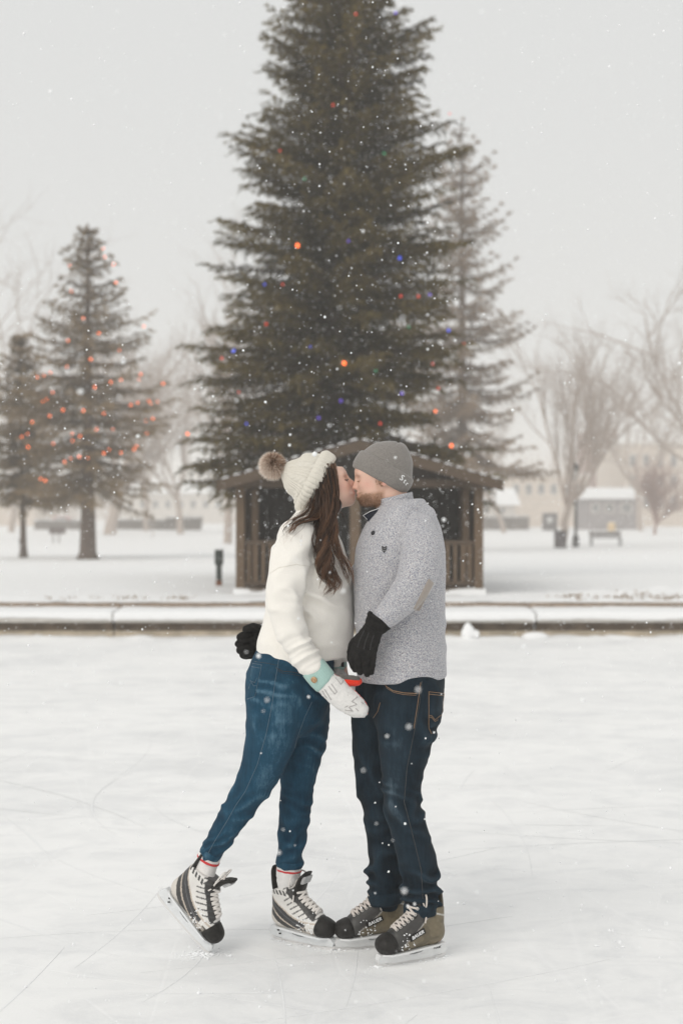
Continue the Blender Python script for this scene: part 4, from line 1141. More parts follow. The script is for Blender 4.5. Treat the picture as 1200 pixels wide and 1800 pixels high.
# ---- woman's sweater ---------------------------------------------------------------------------
F = Field(A(-.36, 4.9, 1.0), A(.12, 5.6, 1.66), .0042)
F.chain(nodes(DW, W_TORSO), .02)
F.cut(P(560, 1157, DW), (.05, 0, -1), .010)
F.chain(nodes(DW, W_NARM), .016); F.chain(nodes(DW, W_FARM), .028)
V, Fc = F.mesh(); V = relax(V, Fc, 2); px, py = proj(V)
near = sstep(DW - .06, DW - .13, V[:, 1])
el = segmask(V, P(500, 1070, DW - .2), P(548, 1165, DW - .22), .06)
V = folds(V, Fc, 1.6, [((.55, 0, -.8), 15, .0075, el * sstep(1040, 1090, py)), ((.55, 0, -.8), 33, .004, el * sstep(1110, 1140, py)),
                  ((.8, .2, .25), 8.5, .006, (1 - el) * sstep(930, 985, py)), ((.3, 0, 1), 9, .005, gauss(px, py, 530, 1100, 60, 60)),
                  ((1, 0, -.5), 12, .006, gauss(px, py, 560, 990, 50, 50)), ((.2, 0, 1), 11, .004, gauss(px, py, 500, 940, 40, 30))], 31)
# ribbed hem
N = vnormals(V, Fc)
sw = link_mesh('sweater', V, Fc, M['cream_fleece'], woman)
cast_w = Caster(V, Fc)
# roll collar
def ring_band(rows, n=64, ribs=0, amp=0, seed=1, thick=.006):
    """cloth band: rows (centre, axis-u, axis-v, ru, rv) from bottom to top, closed by an inner skin"""
    th = np.arange(n) / n * 2 * math.pi; V = []
    for ins in (0, 1):
        for (c, u, v, ru, rv) in (rows if not ins else rows[::-1]):
            rr_ = 1 + (amp / ru) * np.cos(ribs * th) if ribs and not ins else 1
            V.append(c + np.outer(np.cos(th) * (ru - ins * thick) * rr_, u) + np.outer(np.sin(th) * (rv - ins * thick) * rr_, v))
    k = len(V); Fc = []
    for a in range(k):
        b = (a + 1) % k
        for j in range(n): Fc.append((a * n + j, a * n + (j + 1) % n, b * n + (j + 1) % n, b * n + j))
    return np.concatenate(V), np.array(Fc)
s5 = DW / FPX; uw = A(math.cos(.55), 0, math.sin(.55)); vw = A(0, 1, 0)
rows = [(P(549, 925, DW), uw, vw, 45 * s5, 43 * s5), (P(550, 915, DW), uw, vw, 40 * s5, 38 * s5), (P(551, 905, DW), uw, vw, 37 * s5, 35 * s5), (P(553, 897, DW), uw, vw, 35 * s5, 33 * s5)]
Vc, Fcc = ring_band(rows, 72, 24, .0012, thick=.008); Vc += .004 * (np.stack([vnoise(Vc * 25, k) for k in (1, 2, 3)], 1) - .5)
link_mesh('collar', Vc, Fcc, M['cream_fleece'], sw)
mb = MB().add(*cast_w.line([(474, 1008), (490, 998), (520, 992), (545, 996)], .0009, .0004)); mb.build('shoulder_seam', M['cream_knit'], sw)

# ---- woman's knit hat --------------------------------------------------------------------------
def lathe(cs, hws, depthk, disp, nth=300, sub=14, D=DW):
    """hat surface around a bent axis; disp(theta, s) in pixels"""
    Q = crom([[*c, h] for c, h in zip(cs, hws)], sub); n = len(Q); s = np.linspace(0, 1, n); th = np.arange(nth) / nth * 2 * math.pi
    t = np.gradient(Q[:, :2], axis=0); t /= np.linalg.norm(t, axis=1)[:, None]; V = []
    for i in range(n):
        nx, ny = -t[i][1], t[i][0]; r = Q[i, 2] + disp(th, s[i])
        X = Q[i, 0] + nx * r * np.cos(th); Y = Q[i, 1] + ny * r * np.cos(th)
        d = D + depthk * r * np.sin(th) * D / FPX
        V.append(np.stack([(X - 600) / FPX * D, d, CAMZ + (900 - Y) / FPX * D], 1))
    V = np.concatenate(V); i = np.arange(n - 1)[:, None]; j = np.arange(nth)[None]
    Fc = np.stack([i * nth + j, i * nth + (j + 1) % nth, (i + 1) * nth + (j + 1) % nth, (i + 1) * nth + j], -1).reshape(-1, 4)
    return V, Fc
def crown_disp(th, s):
    lane = (th * 9 / (2 * math.pi)) % 1
    cab = (lane > .30) & (lane < .70); x = (lane - .5) / .2
    br = np.where(cab, 4.6 * np.sqrt(np.clip(1 - x ** 2, 0, 1)) * (.55 + .45 * np.abs(np.cos(s * 26 + x * 1.6))), 0)
    rib = np.where(cab, 0, 2.6 * np.abs(np.cos((lane - .5) * 12 * math.pi / 2)) * .9)
    return (br + rib) * (1 - .75 * s) - 1.5 * (s > .93) * 1
Vh, Fh = lathe([(561, 852), (545, 844), (532, 838), (518, 834), (506, 829), (495, 825)], [50, 49, 43, 33, 21, 9], .86, crown_disp, 360, 16)
kh = link_mesh('knit_hat', Vh, Fh, M['cream_knit'], woman)
def cuff_disp(th, s):
    edge = 3.6 * (1 - (2 * s - 1) ** 4)
    return edge - 1 + 2.8 * np.abs(np.cos(th * 20)) ** .7
Vc, Fcc = lathe([(564, 854), (557, 850), (549, 846), (541, 842)], [51.5, 54, 55, 51.5], .86, cuff_disp, 420, 8)
link_mesh('hat_cuff', Vc, Fcc, M['cream_knit'], kh)
# fur pompom
rr = np.random.default_rng(12); pc = P(479, 817, DW); n = 7000
dv = rr.normal(0, 1, (n, 3)); dv /= np.linalg.norm(dv, axis=1)[:, None]
L = rr.uniform(.036, .053, n); wv = dv + rr.normal(0, .22, (n, 3)); wv /= np.linalg.norm(wv, axis=1)[:, None]
a = np.cross(wv, rr.normal(0, 1, (n, 3))); a /= np.linalg.norm(a, axis=1)[:, None]; b = np.cross(wv, a); base = pc + dv * .008
rr2 = .0011
mid = base + wv * (L * .6)[:, None]; tip = base + wv * L[:, None] + A(0, 0, -.006) + rr.normal(0, .002, (n, 3))
V = np.stack([base + a * rr2, base - a * rr2, mid + a * rr2 * .8, mid - a * rr2 * .8, tip], 1).reshape(-1, 3); k = np.arange(n)[:, None] * 5
link_mesh('pompom', V, [tuple(q) for q in np.concatenate([k + np.array([0, 1, 3]), k + np.array([0, 3, 2]), k + np.array([2, 3, 4])])], M['pompom_fur'], kh, smooth=False,
          attrs={'tint': (np.tile(A(.10, .10, .58, .58, 1.05), (n, 1)) + rr.normal(0, .13, (n, 1)) + (dv[:, :1] * -.22) - dv[:, 2:] * .10).clip(0, 1).ravel()})

# ---- woman's hair ------------------------------------------------------------------------------
rr = np.random.default_rng(41)
def strands(guides, n, wav, r0, seed, spread=5., per=16):
    """locks: each lock follows a blend of the guides, curls as one, and tapers to a point"""
    rr = np.random.default_rng(seed); mbV, mbF, mbT = [], [], []; off = 0
    G = [crom(np.array([[*P(x, y, DW + d)] for x, y, d in g]), 8) for g in guides]
    m = 36; G = [np.stack([np.interp(np.linspace(0, 1, m), np.linspace(0, 1, len(g)), g[:, i]) for i in range(3)], 1) for g in G]
    s = np.linspace(0, 1, m); sc = DW / FPX
    for i in range(max(1, n // per)):
        k = rr.integers(len(G) - 1) if len(G) > 1 else 0; f = rr.random()
        p = G[k] * (1 - f) + G[min(k + 1, len(G) - 1)] * f
        ph = rr.uniform(0, 6.28); fr = rr.uniform(11, 17); o = rr.normal(0, spread, 3) * sc * A(1, .9, .5); end = 1 - .32 * rr.random() ** 1.5
        amp0 = wav * sc * rr.uniform(.6, 1.5); tone = rr.normal(.42, .20)
        for j in range(per):
            e = end * rr.uniform(.93, 1.0); ss = s * e
            q = np.stack([np.interp(ss, s, p[:, c]) for c in range(3)], 1) + o * (1.0 - .3 * ss)[:, None]
            amp = amp0 * sstep(.15, .6, ss); dph = rr.normal(0, .22)
            q[:, 0] += amp * np.sin(ss * fr + ph + dph); q[:, 1] += amp * .9 * np.cos(ss * fr + ph + dph)
            w = rr.normal(0, 1, 3) * sc * (3.4 * (1 - ss / end * .85) * (.55 + .45 * np.cos(ss * 9 + ph)))[:, None] * A(1, 1, .3)
            q += w
            rad = r0 * (.6 + .6 * rr.random()) * np.clip(1.1 - ss / end, .10, .8)
            V, Fc = tube(q, rad, 4, False); mbV.append(V); mbF.append(np.array(Fc) + off); off += len(V)
            mbT.append(np.clip(tone + rr.normal(0, .10) + np.repeat(.30 * ss, 4), 0, 1))
    return np.concatenate(mbV), np.concatenate(mbF), np.concatenate(mbT)
hv, hf, ht, off = [], [], [], 0
def addh(q):
    global off
    hv.append(q[0]); hf.append(q[1] + off); ht.append(q[2]); off += len(q[0])
# cap of hair on the skull, near and far side
F = Field(P(520, 930, 5.1) - A(0, 0, .05), P(612, 800, 5.42) + A(.0, 0, .0), .004)
for a, b, c, s in ((-4, 6, 0, (47, 40.5, 45)), (5, -2, -19, (24, 20, 33)), (5, -2, 19, (24, 20, 33)), (-3, -32, -17, (23, 20, 28)), (-3, -32, 17, (23, 20, 28)), (-14, -24, 0, (32, 34, 34))):
    hw.ell(F, a, b, c, *s, k=8)
V, Fc = F.mesh(); V += vnormals(V, Fc) * (.004 * (vnoise(V * A(90, 90, 18), 7) - .5))[:, None]
addh((V, Fc, .35 * vnoise(V * A(200, 200, 30), 2)))
for side in (-1, 1):
    y = .078 * side; q = 1.0 if side < 0 else .55
    addh(strands([[(585, 815, y * .8), (592, 850, y * 1.0), (588, 890, y), (588, 925, y * 1.3), (596, 955, y * 1.6), (612, 990, y * 1.7), (621, 1036, y * 1.7)],
                  [(580, 822, y * .9), (586, 860, y * 1.1), (584, 900, y * 1.2), (584, 935, y * 1.6), (590, 970, y * 1.9), (606, 1000, y * 1.9), (618, 1040, y * 1.8)]], int(260 * q), 4.2, .0011, 51 + side, 2.6))
    addh(strands([[(580, 818, y), (587, 860, y * 1.15), (583, 905, y * 1.25), (576, 940, y * 1.8), (572, 970, y * 2.1), (576, 1000, y * 2.1), (586, 1022, y * 2.05), (578, 1050, y * 2.05)],
                  [(572, 840, y * 1.1), (578, 875, y * 1.2), (572, 915, y * 1.4), (563, 945, y * 2.0), (566, 975, y * 2.2), (572, 1005, y * 2.2), (584, 1028, y * 2.1), (574, 1050, y * 2.1)],
                  [(556, 865, y * 1.1), (560, 890, y * 1.2), (556, 920, y * 1.6), (558, 945, y * 2.1), (570, 970, y * 2.25), (570, 1000, y * 2.25), (580, 1020, y * 2.2), (576, 1046, y * 2.1)]], int(640 * q), 9.5, .0011, 61 + side, 5.0))
    addh(strands([[(575, 838, y * 1.1), (573, 880, y * 1.3), (560, 908, y * 1.8), (545, 916, y * 2.35), (527, 922, y * 2.75), (512, 936, y * 2.75)],
                  [(552, 872, y * 1.1), (548, 895, y * 1.25), (536, 906, y * 1.9), (520, 914, y * 2.5), (508, 926, y * 2.65), (500, 945, y * 2.6)]], int(220 * q), 3.0, .0012, 71 + side, 3.5))
addh(strands([[(548, 878, -.06), (536, 896, -.12), (522, 908, -.17), (509, 918, -.17), (497, 936, -.16), (488, 947, -.16)], [(556, 880, -.09), (540, 902, -.17), (518, 922, -.215), (508, 945, -.22), (511, 966, -.235)]], 64, 4.5, .0005, 77, 6., 2))
addh(strands([[(585, 830, -.085), (590, 880, -.10), (585, 930, -.16), (592, 980, -.19), (604, 1030, -.17)], [(560, 870, -.09), (556, 920, -.15), (560, 970, -.20), (576, 1020, -.19), (570, 1058, -.18)]], 70, 9., .0004, 83, 8., 1))
addh(strands([[(594, 900, -.05), (604, 905, -.03), (612, 915, -.02), (620, 930, -.02)], [(592, 895, -.05), (600, 900, -.03), (604, 906, -.03), (606, 920, -.03)]], 8, 2.0, .0005, 79, 2., 2))
link_mesh('hair', np.concatenate(hv), np.concatenate(hf), M['brown_hair'], woman, attrs={'tint': np.clip(np.concatenate(ht), 0, 1)})

# ---- woman's jeans -----------------------------------------------------------------------------
F = Field(A(-.56, 5.0, .18), A(.02, 5.55, 1.17), .004)
F.chain(nodes(DW, W_PELVIS), .02); F.chain(nodes(DW, W_NLEG), .022); F.chain(nodes(DW, W_FLEG), .022)
V, Fc = F.mesh(); V = relax(V, Fc, 1); px, py = proj(V)
nearm = sstep(DW + .02, DW - .02, V[:, 1])
knee_n = segmask(V, P(445, 1390, DW - .06), P(415, 1425, DW - .05), .075); knee_f = segmask(V, P(522, 1385, DW + .1), P(519, 1425, DW + .1), .06)
ank = sstep(1440, 1500, py)
N0 = vnormals(V, Fc)
V = folds(V, Fc, 1.0, [((-.45, 0, 1), 24, .0085, knee_n), ((.12, 0, 1), 25, .0085, knee_f), ((-.5, 0, 1), 27, .005, ank),
                  ((.7, 0, .55), 15, .010, segmask(V, P(545, 1225, DW - .1), P(480, 1255, DW - .13), .06)), ((.5, 0, 1), 17, .006, gauss(px, py, 470, 1205, 45, 35)),
                  ((.75, 0, .6), 11, .005, sstep(1240, 1280, py) * .8), ((-.3, 0, 1), 20, .008, gauss(px, py, 560, 1330, 25, 60))], 77)
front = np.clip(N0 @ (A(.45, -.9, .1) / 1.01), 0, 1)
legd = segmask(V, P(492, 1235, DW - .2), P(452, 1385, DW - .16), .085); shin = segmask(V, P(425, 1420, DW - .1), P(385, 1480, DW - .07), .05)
fade_shade = .30 + .30 * legd * front ** 1.5 + .16 * shin * front + .22 * segmask(V, P(553, 1290, DW + .02), P(530, 1370, DW + .03), .05) * front + .12 * gauss(px, py, 445, 1225, 25, 60)
fade_shade += np.clip(FOLD['h'] * 42, -.20, .17); fade_shade += .04 * gauss(px, py, 508, 1240, 30, 30)  # ridges lightened, hollows darkened: fold shading painted along with crease wear
jw = link_mesh('jeans', V, Fc, M['blue_denim'], woman, attrs={'fade_shade': fade_shade})
cj = Caster(V, Fc)
mb = MB(); mb.add(*cj.line([(490, 1160), (484, 1195), (478, 1240), (468, 1290), (452, 1345), (432, 1390), (415, 1415), (400, 1442), (378, 1478), (366, 1500)], .0010, .0005)); mb.build('side_seam', M['stitch_blue'], jw)
mb = MB(); mb.add(*cj.line([(548, 1234), (535, 1262), (521, 1300), (512, 1345), (508, 1400), (507, 1450), (507, 1514)], .0009, .0005)); mb.build('inner_seam', M['stitch_blue'], jw)
pk = [(443, 1164), (462, 1167), (452, 1215), (434, 1232)]
pp = cj.patch([(442, 1163), (462, 1167), (449, 1228), (433, 1230)], .0022, 10, 14, .004)
p_ = link_mesh('back_pocket', pp[0], pp[1], M['blue_denim'], jw, attrs={'fade_shade': .33 + .22 * np.random.default_rng(1).random(len(pp[0])) * (vnoise(pp[0] * 40, 3))})
cp = Caster(np.concatenate([pp[0], V]), list(pp[1]) + [tuple(f + len(pp[0])) for f in Fc])
mb = MB()
for q in ([(444, 1166), (460, 1169), (448, 1224), (435, 1229)], [(443, 1172), (459, 1175)], [(437, 1210), (442, 1198), (448, 1200), (452, 1192)], [(440, 1196), (446, 1206), (451, 1205)]): mb.add(*cp.line(q, .0008, .0009))
mb.build('stitching', M['stitch_blue'], p_)
mb = MB(); mb.add(*cj.line([(485, 1174), (497, 1180), (512, 1181), (529, 1184)], .0014, .0006)); mb.add(*cj.line([(486, 1178), (498, 1184), (512, 1185), (527, 1188)], .0008, .0006)); mb.add(*cj.line([(448, 1163), (470, 1166), (490, 1170)], .0008, .0006)); mb.build('front_pocket', M['stitch_dark'], jw)
for k, rws in ((0, W_NLEG), (1, W_FLEG)):
    a, b = nodes(DW, [rws[-1]])[0], nodes(DW, [rws[-2]])[0]; ax = A(*a[:3]) - A(*b[:3]); ax /= np.linalg.norm(ax)
    u_ = np.cross(ax, A(0, 1, 0)); u_ /= np.linalg.norm(u_); v_ = np.cross(u_, ax); c = A(*a[:3])
    Vc, Fcc = ring_band([(c + ax * z, u_, v_, a[3] * 1.05, a[4] * 1.04) for z in (-.012, -.006, .006, .012)], 40, thick=.004)
    link_mesh('leg_hem', Vc, Fcc, M['blue_denim'], jw, attrs={'fade_shade': .35 + .3 * vnoise(Vc * 50, 2)})

# ---- mittens -----------------------------------------------------------------------------------
def fuzz(V, amp, sc, seed): return V + amp * (np.stack([vnoise(V * sc, seed + k) for k in range(3)], 1) - .5)
def mitten(axis, thumb, D, palm_dir, cuff_rows, near):
    F = Field(np.min([a[:3] for a in nodes(D, axis)], 0) - .09, np.max([a[:3] for a in nodes(D, axis)], 0) + .09, .003)
    F.chain(nodes(D, axis), .01)
    F.chain(nodes(D, thumb), .008)
    V, Fc = F.mesh(); V = relax(V, Fc, 1); N = vnormals(V, Fc); V = fuzz(V, .003, 160, 4) + N * (.0025 * (vnoise(V * 60, 9) - .5))[:, None]
    pd = A(*palm_dir); pd /= np.linalg.norm(pd)
    fm = np.array([(N[f] @ pd).mean() > .30 for f in Fc])
    mt = link_mesh('mitten', V, Fc, M['white_felt'], woman)
    mt.data.materials.append(M['red_felt']); mt.data.polygons.foreach_set('material_index', fm.astype(np.int32)); mt.data.update()
    Vc, Fcc = cuff_rows; Vc = fuzz(Vc, .0025, 120, 6); link_mesh('mitten_cuff', Vc, Fcc, M['mint_rib'], mt)
    return mt, Caster(V, Fc), Caster(Vc, Fcc)
dn = -.205; md = A(.745, 0, -.667); mu = A(.667, 0, .745); s5 = (DW + dn) / FPX
ca, cb = P(548, 1172, DW + dn), P(572, 1199, DW + dn)
cuffr = ring_band([(ca + (cb - ca) * t, mu, A(0, 1, 0), r * s5, r * .72 * s5) for t, r in ((-.05, 20), (0, 22.5), (.25, 23.5), (.6, 23.5), (.95, 22.8), (1.05, 21))], 96, 34, .0011, thick=.005)
mt, cm, cc = mitten([(566, 1193, dn, 20, 14), (585, 1210, dn, 22.5, 15), (603, 1226, dn, 22.5, 15), (622, 1240, dn, 20, 14), (634, 1248, dn, 14, 11)],
                    [(588, 1198, dn + .008, 9, 10), (598, 1198, dn + .012, 9, 10)], DW, (.50, .85, .22), cuffr, True)
mb = MB()
for q in ([(589, 1191), (599, 1203), (603, 1197), (594, 1186)], [(577, 1206), (588, 1220), (592, 1216), (582, 1202)], [(566, 1214), (574, 1227)], [(570, 1211), (582, 1230)],
          [(628, 1225), (618, 1233), (627, 1238), (613, 1243), (620, 1250), (606, 1248)], [(634, 1234), (638, 1237)], [(625, 1245), (630, 1250)], [(611, 1241), (606, 1243)]):
    mb.add(*cm.line(q, .0018, .0004, 2))
mb.build('knit_motif', M['grey_yarn'], mt)
F = Field(P(580, 1225, DW - .16) - A(0, .05, 0), P(645, 1175, DW - .16) + A(0, .05, 0), .0026)
F.chain(nodes(DW, [(600, 1196, -.185, 9, 9), (614, 1197.5, -.19, 8.5, 9), (626, 1198, -.19, 8, 8.5), (630, 1197.5, -.19, 6.5, 7)]), .005)
V, Fc = F.mesh(); th_ = link_mesh('thumb', fuzz(V, .002, 140, 5), Fc, M['red_felt'], mt)
l, n_ = cc.hit(552, 1195)
if n_[1] > 0: n_ = -n_
MB().tube([l - n_ * .003, l + n_ * .004, l + n_ * .005], [.0115, .0115, .009], 20).build('button', M['button_wood'], mt)
mt_b = MB(); t1 = np.arange(25) / 24 * 6.2832; e1 = np.cross(n_, A(0, 0, 1)); e1 /= np.linalg.norm(e1); e2 = np.cross(n_, e1)
mt_b.tube([l + n_ * .0052 + .0072 * (math.cos(t) * e1 + math.sin(t) * e2) for t in t1], .0013, 5).build('button_ring', M['stitch_tan'], mt)
F = Field(P(580, 1220, DW - .16) - A(0, .05, 0), P(645, 1170, DW - .16) + A(0, .05, 0), .0026)
F.chain(nodes(DW, [(600, 1190, -.19, 6, 8), (614, 1191.5, -.192, 5, 8.6), (627, 1193, -.192, 4.5, 8), (630, 1194, -.192, 3.5, 6)]), .005)
V, Fc = F.mesh(); link_mesh('thumb_back', fuzz(V, .002, 140, 8), Fc, M['dark_felt'], mt)
df = .075; sf = (DW + df) / FPX; ca, cb = P(592, 1153, DW + df), P(594, 1184, DW + df)
cuffr = ring_band([(ca + (cb - ca) * t, A(1, 0, .06), A(0, 1, 0), r * sf, r * .8 * sf) for t, r in ((-.05, 14), (.05, 15.5), (.5, 16.5), (.95, 15.5), (1.05, 14))], 80, 28, .001, thick=.005)
mt2, cm2, cc2 = mitten([(594, 1180, df, 14, 15), (600, 1200, df - .01, 17, 17), (607, 1222, df - .02, 16, 16), (612, 1240, df - .03, 11, 11)],
                       [(602, 1192, df - .03, 8), (616, 1205, df - .05, 8), (624, 1216, df - .06, 6.5)], DW, (-.5, .6, .2), cuffr, False)
l, n_ = cc2.hit(601, 1168)
MB().cbox(l + A(-.004, -.004, -.009), l + A(.008, .004, .009), .001).build('cuff_tag', M['stitch_dark'], mt2, smooth=False)

# ---- man's sweater -----------------------------------------------------------------------------
F = Field(A(-.36, 4.86, .92), A(.44, 5.62, 1.68), .0042)
F.chain(nodes(DM, M_TORSO), .02)
F.cut(P(710, 1193, DM), (.045, 0, -1), .012)
F.chain(nodes(DM, M_NARM), .007); F.chain(nodes(DM, M_FARM), .030)
V, Fc = F.mesh(); V = relax(V, Fc, 2); px, py = proj(V)
armm = segmask(V, P(735, 1000, DM - .24), P(668, 1090, DM - .24), .07)
V = folds(V, Fc, 1.6, [((.7, 0, .7), 14, .0065, gauss(px, py, 712, 1045, 34, 36) * armm), ((.8, 0, .6), 30, .003, gauss(px, py, 676, 1084, 22, 20) * armm),
                  ((.9, 0, -.35), 8, .007, gauss(px, py, 690, 1000, 36, 60) * (1 - .6 * armm)), ((.1, 0, 1), 8.5, .0055, gauss(px, py, 750, 1130, 60, 50) * (1 - armm)),
                  ((.6, 0, 1), 9, .005, gauss(px, py, 660, 1090, 50, 60) * (1 - armm)), ((-.4, 0, 1), 10, .004, gauss(px, py, 735, 900, 40, 30))], 131)
ms_ = link_mesh('sweater', V, Fc, M['heather_knit'], man)
cs_ = Caster(V, Fc)
sm = DM / FPX
# stand collar, open at the front, with a dark lining flap
th = np.linspace(math.radians(28), math.radians(332), 60)            # 0 = front (-x)
def arc(cx, cy, ru, rv, tilt):
    c = P(cx, cy, DM); u_ = A(-math.cos(tilt), 0, -math.sin(tilt)); return c + np.outer(np.cos(th) * ru * sm, u_) + np.outer(np.sin(th) * rv * sm, A(0, 1, 0))
lv = [arc(700, 914, 47, 56, .18), arc(697, 903, 40, 46, .18), arc(695.5, 893, 34, 39, .2), arc(694, 879, 32, 37, .22), arc(693, 873, 32.5, 37, .22), arc(693, 871, 31, 35, .22), arc(694.5, 874, 27.5, 31.5, .22), arc(695, 886, 28, 32, .2), arc(698, 905, 33, 38, .18)]
Vc = np.concatenate(lv); n = len(th); Vc = fuzz(Vc, .004, 22, 8)
Fcc = np.array([(a * n + j, a * n + j + 1, (a + 1) * n + j + 1, (a + 1) * n + j) for a in range(len(lv) - 1) for j in range(n - 1)])
link_mesh('collar', Vc, Fcc, M['heather_knit'], ms_)
fl = [P(668, 893, DM - .055), P(650, 899, DM - .04), P(638, 906, DM - .03), P(645, 913, DM - .035), P(652, 926, DM - .05), P(664, 912, DM - .06)]
fl2 = [q + A(.002, .006, 0) for q in fl]
link_mesh('collar_flap', np.array(fl + fl2), [(0, 1, 2, 3, 4, 5), (11, 10, 9, 8, 7, 6)] + [(i, 6 + i, 6 + (i + 1) % 6, (i + 1) % 6) for i in range(6)], M['navy_lining'], ms_, smooth=False)
MB().add(*tube([P(668, 893, DM - .057), P(650, 899, DM - .042), P(638, 906, DM - .032), P(645, 913, DM - .037)], .0012, 5)).build('flap_piping', M['thread_white'], ms_)
MB().add(*cs_.line([(660, 922), (654, 945), (643, 968), (632, 990)], .0022, .0)).build('placket_edge', M['heather_knit'], ms_)
for q in ((656, 937),):
    l, n_ = cs_.hit(*q); n_ = n_ if n_[1] < 0 else -n_
    MB().tube([l - n_ * .002, l + n_ * .004, l + n_ * .006], [.0085, .0085, .006], 16).build('button', M['button_dark'], ms_)
mb = MB()
for q in ([(671, 960), (672, 968), (675, 971), (678, 968), (679, 960)], [(673, 961), (673, 967)], [(677, 961), (677, 967)], [(675, 963), (675, 970)], [(671, 960), (674, 962), (676, 962), (679, 960)], [(672, 966), (678, 966)]): mb.add(*cs_.line(q, .0013, .0006, 1.5))
mb.build('emblem', M['stitch_dark'], ms_)
pp = cs_.patch([(755, 1022), (760, 1030), (737, 1066), (728, 1072)], .0022, 8, 16, .003)
pc_ = np.array([(761, 1018), (757, 1040), (745, 1058), (729, 1073)])
V2, F2 = cs_.patch([(753, 1014), (764, 1024), (737, 1076), (724, 1072)], .0022, 8, 20, .003)
link_mesh('elbow_patch', V2, F2, M['elbow_suede'], ms_)
mb = MB(); mb.add(*cs_.line([(722, 892), (714, 915), (705, 945), (703, 975), (707, 1005)], .0016, .0002)); mb.add(*cs_.line([(706, 888), (735, 898), (752, 908)], .0012, .0002)); mb.build('shoulder_seam', M['heather_knit'], ms_)
mb = MB()
for yy in (1176,): mb.add(*cs_.line([(655, yy), (690, yy + 3), (740, yy + 4), (783, yy + 4)], .0013, .0))
mb.build('hem_seam', M['heather_knit'], ms_)

# ---- man's beanie ------------------------------------------------------------------------------
def beanie(off):
    F = Field(P(610, 885, DM) - A(0, .13, 0), P(735, 762, DM) + A(0, .13, 0), .0026)
    k = sm
    F.ell(P(673, 825, DM), A(50, 41, 45) * k, .02); F.ell(P(682, 812, DM), A(41, 38, 33) * k, .02)
    F.chain([[*P(676, 806, DM), 28 * k, 34 * k], [*P(694, 797, DM), 20 * k, 26 * k], [*P(703, 789, DM), 11 * k, 17 * k]], .02)
    F.ell(P(690, 838, DM), A(33, 38, 34) * k, .015)
    F.G -= off; return F
bn = A(.482, 0, -.876)                                         # across the brim, pointing down and back
bn = A(-.482 * -1, 0, -.876); bl = A(.876, 0, -.482)
brim, fold = P(624, 821, DM), P(642, 794, DM)
nrm = A(-.482, 0, -.876)                                       # plane normal pointing out of the hat (down)
F = beanie(0); F.cut(brim, nrm, .003); V, Fc = F.mesh(); V = relax(V, Fc, 1)
N = vnormals(V, Fc); px, py = proj(V)
V = V + N * (-.004 * np.exp(-((px - (700 - (py - 776) * 1.0)) / 2.5) ** 2) * sstep(786, 776, py) + .003 * (vnoise(V * 26, 3) - .5))[:, None]
bh = link_mesh('beanie', V, Fc, M['grey_jersey'], man)
F = beanie(.0065); F.cut(brim + nrm * .004, nrm, .006); F.cut(fold, A(.50, 0, .866), .008); V, Fc = F.mesh(); V = relax(V, Fc, 1)
V = V + vnormals(V, Fc) * (.0025 * (vnoise(V * 20, 6) - .5))[:, None]
ck = link_mesh('beanie_cuff', V, Fc, M['grey_jersey'], bh)
cb_ = Caster(V, Fc)

def text_mesh(txt, size, shear=0.0, ext=.0006, space=1.0):
    cu = bpy.data.curves.new('lettering', 'FONT'); cu.body = txt; cu.size = size; cu.extrude = ext; cu.shear = shear; cu.align_x = 'CENTER'; cu.align_y = 'CENTER'; cu.space_character = space
    cu.resolution_u = 2; o = bpy.data.objects.new('lettering', cu); COL.objects.link(o)
    dg = bpy.context.evaluated_depsgraph_get(); me = bpy.data.meshes.new_from_object(o.evaluated_get(dg))
    V = np.array([v.co for v in me.vertices]); Fc = [tuple(p.vertices) for p in me.polygons]
    bpy.data.objects.remove(o); bpy.data.curves.remove(cu); bpy.data.meshes.remove(me); return V, Fc
def lettering(name, txt, size, c, ex, ey, mat, parent, shear=0, bold=0, space=1.0):
    V, Fc = text_mesh(txt, size, shear, .0008, space); ex = ex / np.linalg.norm(ex); ez = np.cross(ex, ey); ez /= np.linalg.norm(ez); ey = np.cross(ez, ex)
    mb = MB()
    for dx in ((0,) if not bold else (-bold, 0, bold)):
        mb.add(c + np.outer(V[:, 0] + dx, ex) + np.outer(V[:, 1], ey) + np.outer(V[:, 2] + dx * .2, ez), Fc)
    return mb.build(name, mat, parent, smooth=False)
# embroidered letters wrap round the cuff: each letter stands on the cloth under it
for ch, (qx, qy), sz in (('S', (705.5, 840), .030), ('t', (710.5, 845.5), .026), ('r', (714.3, 850), .024)):
    l, n_ = cb_.hit(qx, qy)
    n_ = n_ if n_[1] < 0 else -n_
    ex = np.cross(A(0, 0, 1), n_) * 1.0; ex /= np.linalg.norm(ex); ex = ex if ex[0] > 0 else -ex
    ex = ex + A(0, 0, -.42); ey = A(.30, 0, .9)
    lettering('embroidery', ch, sz, l + n_ * .0012, ex, ey, M['thread_white'], ck, .12, .0006)

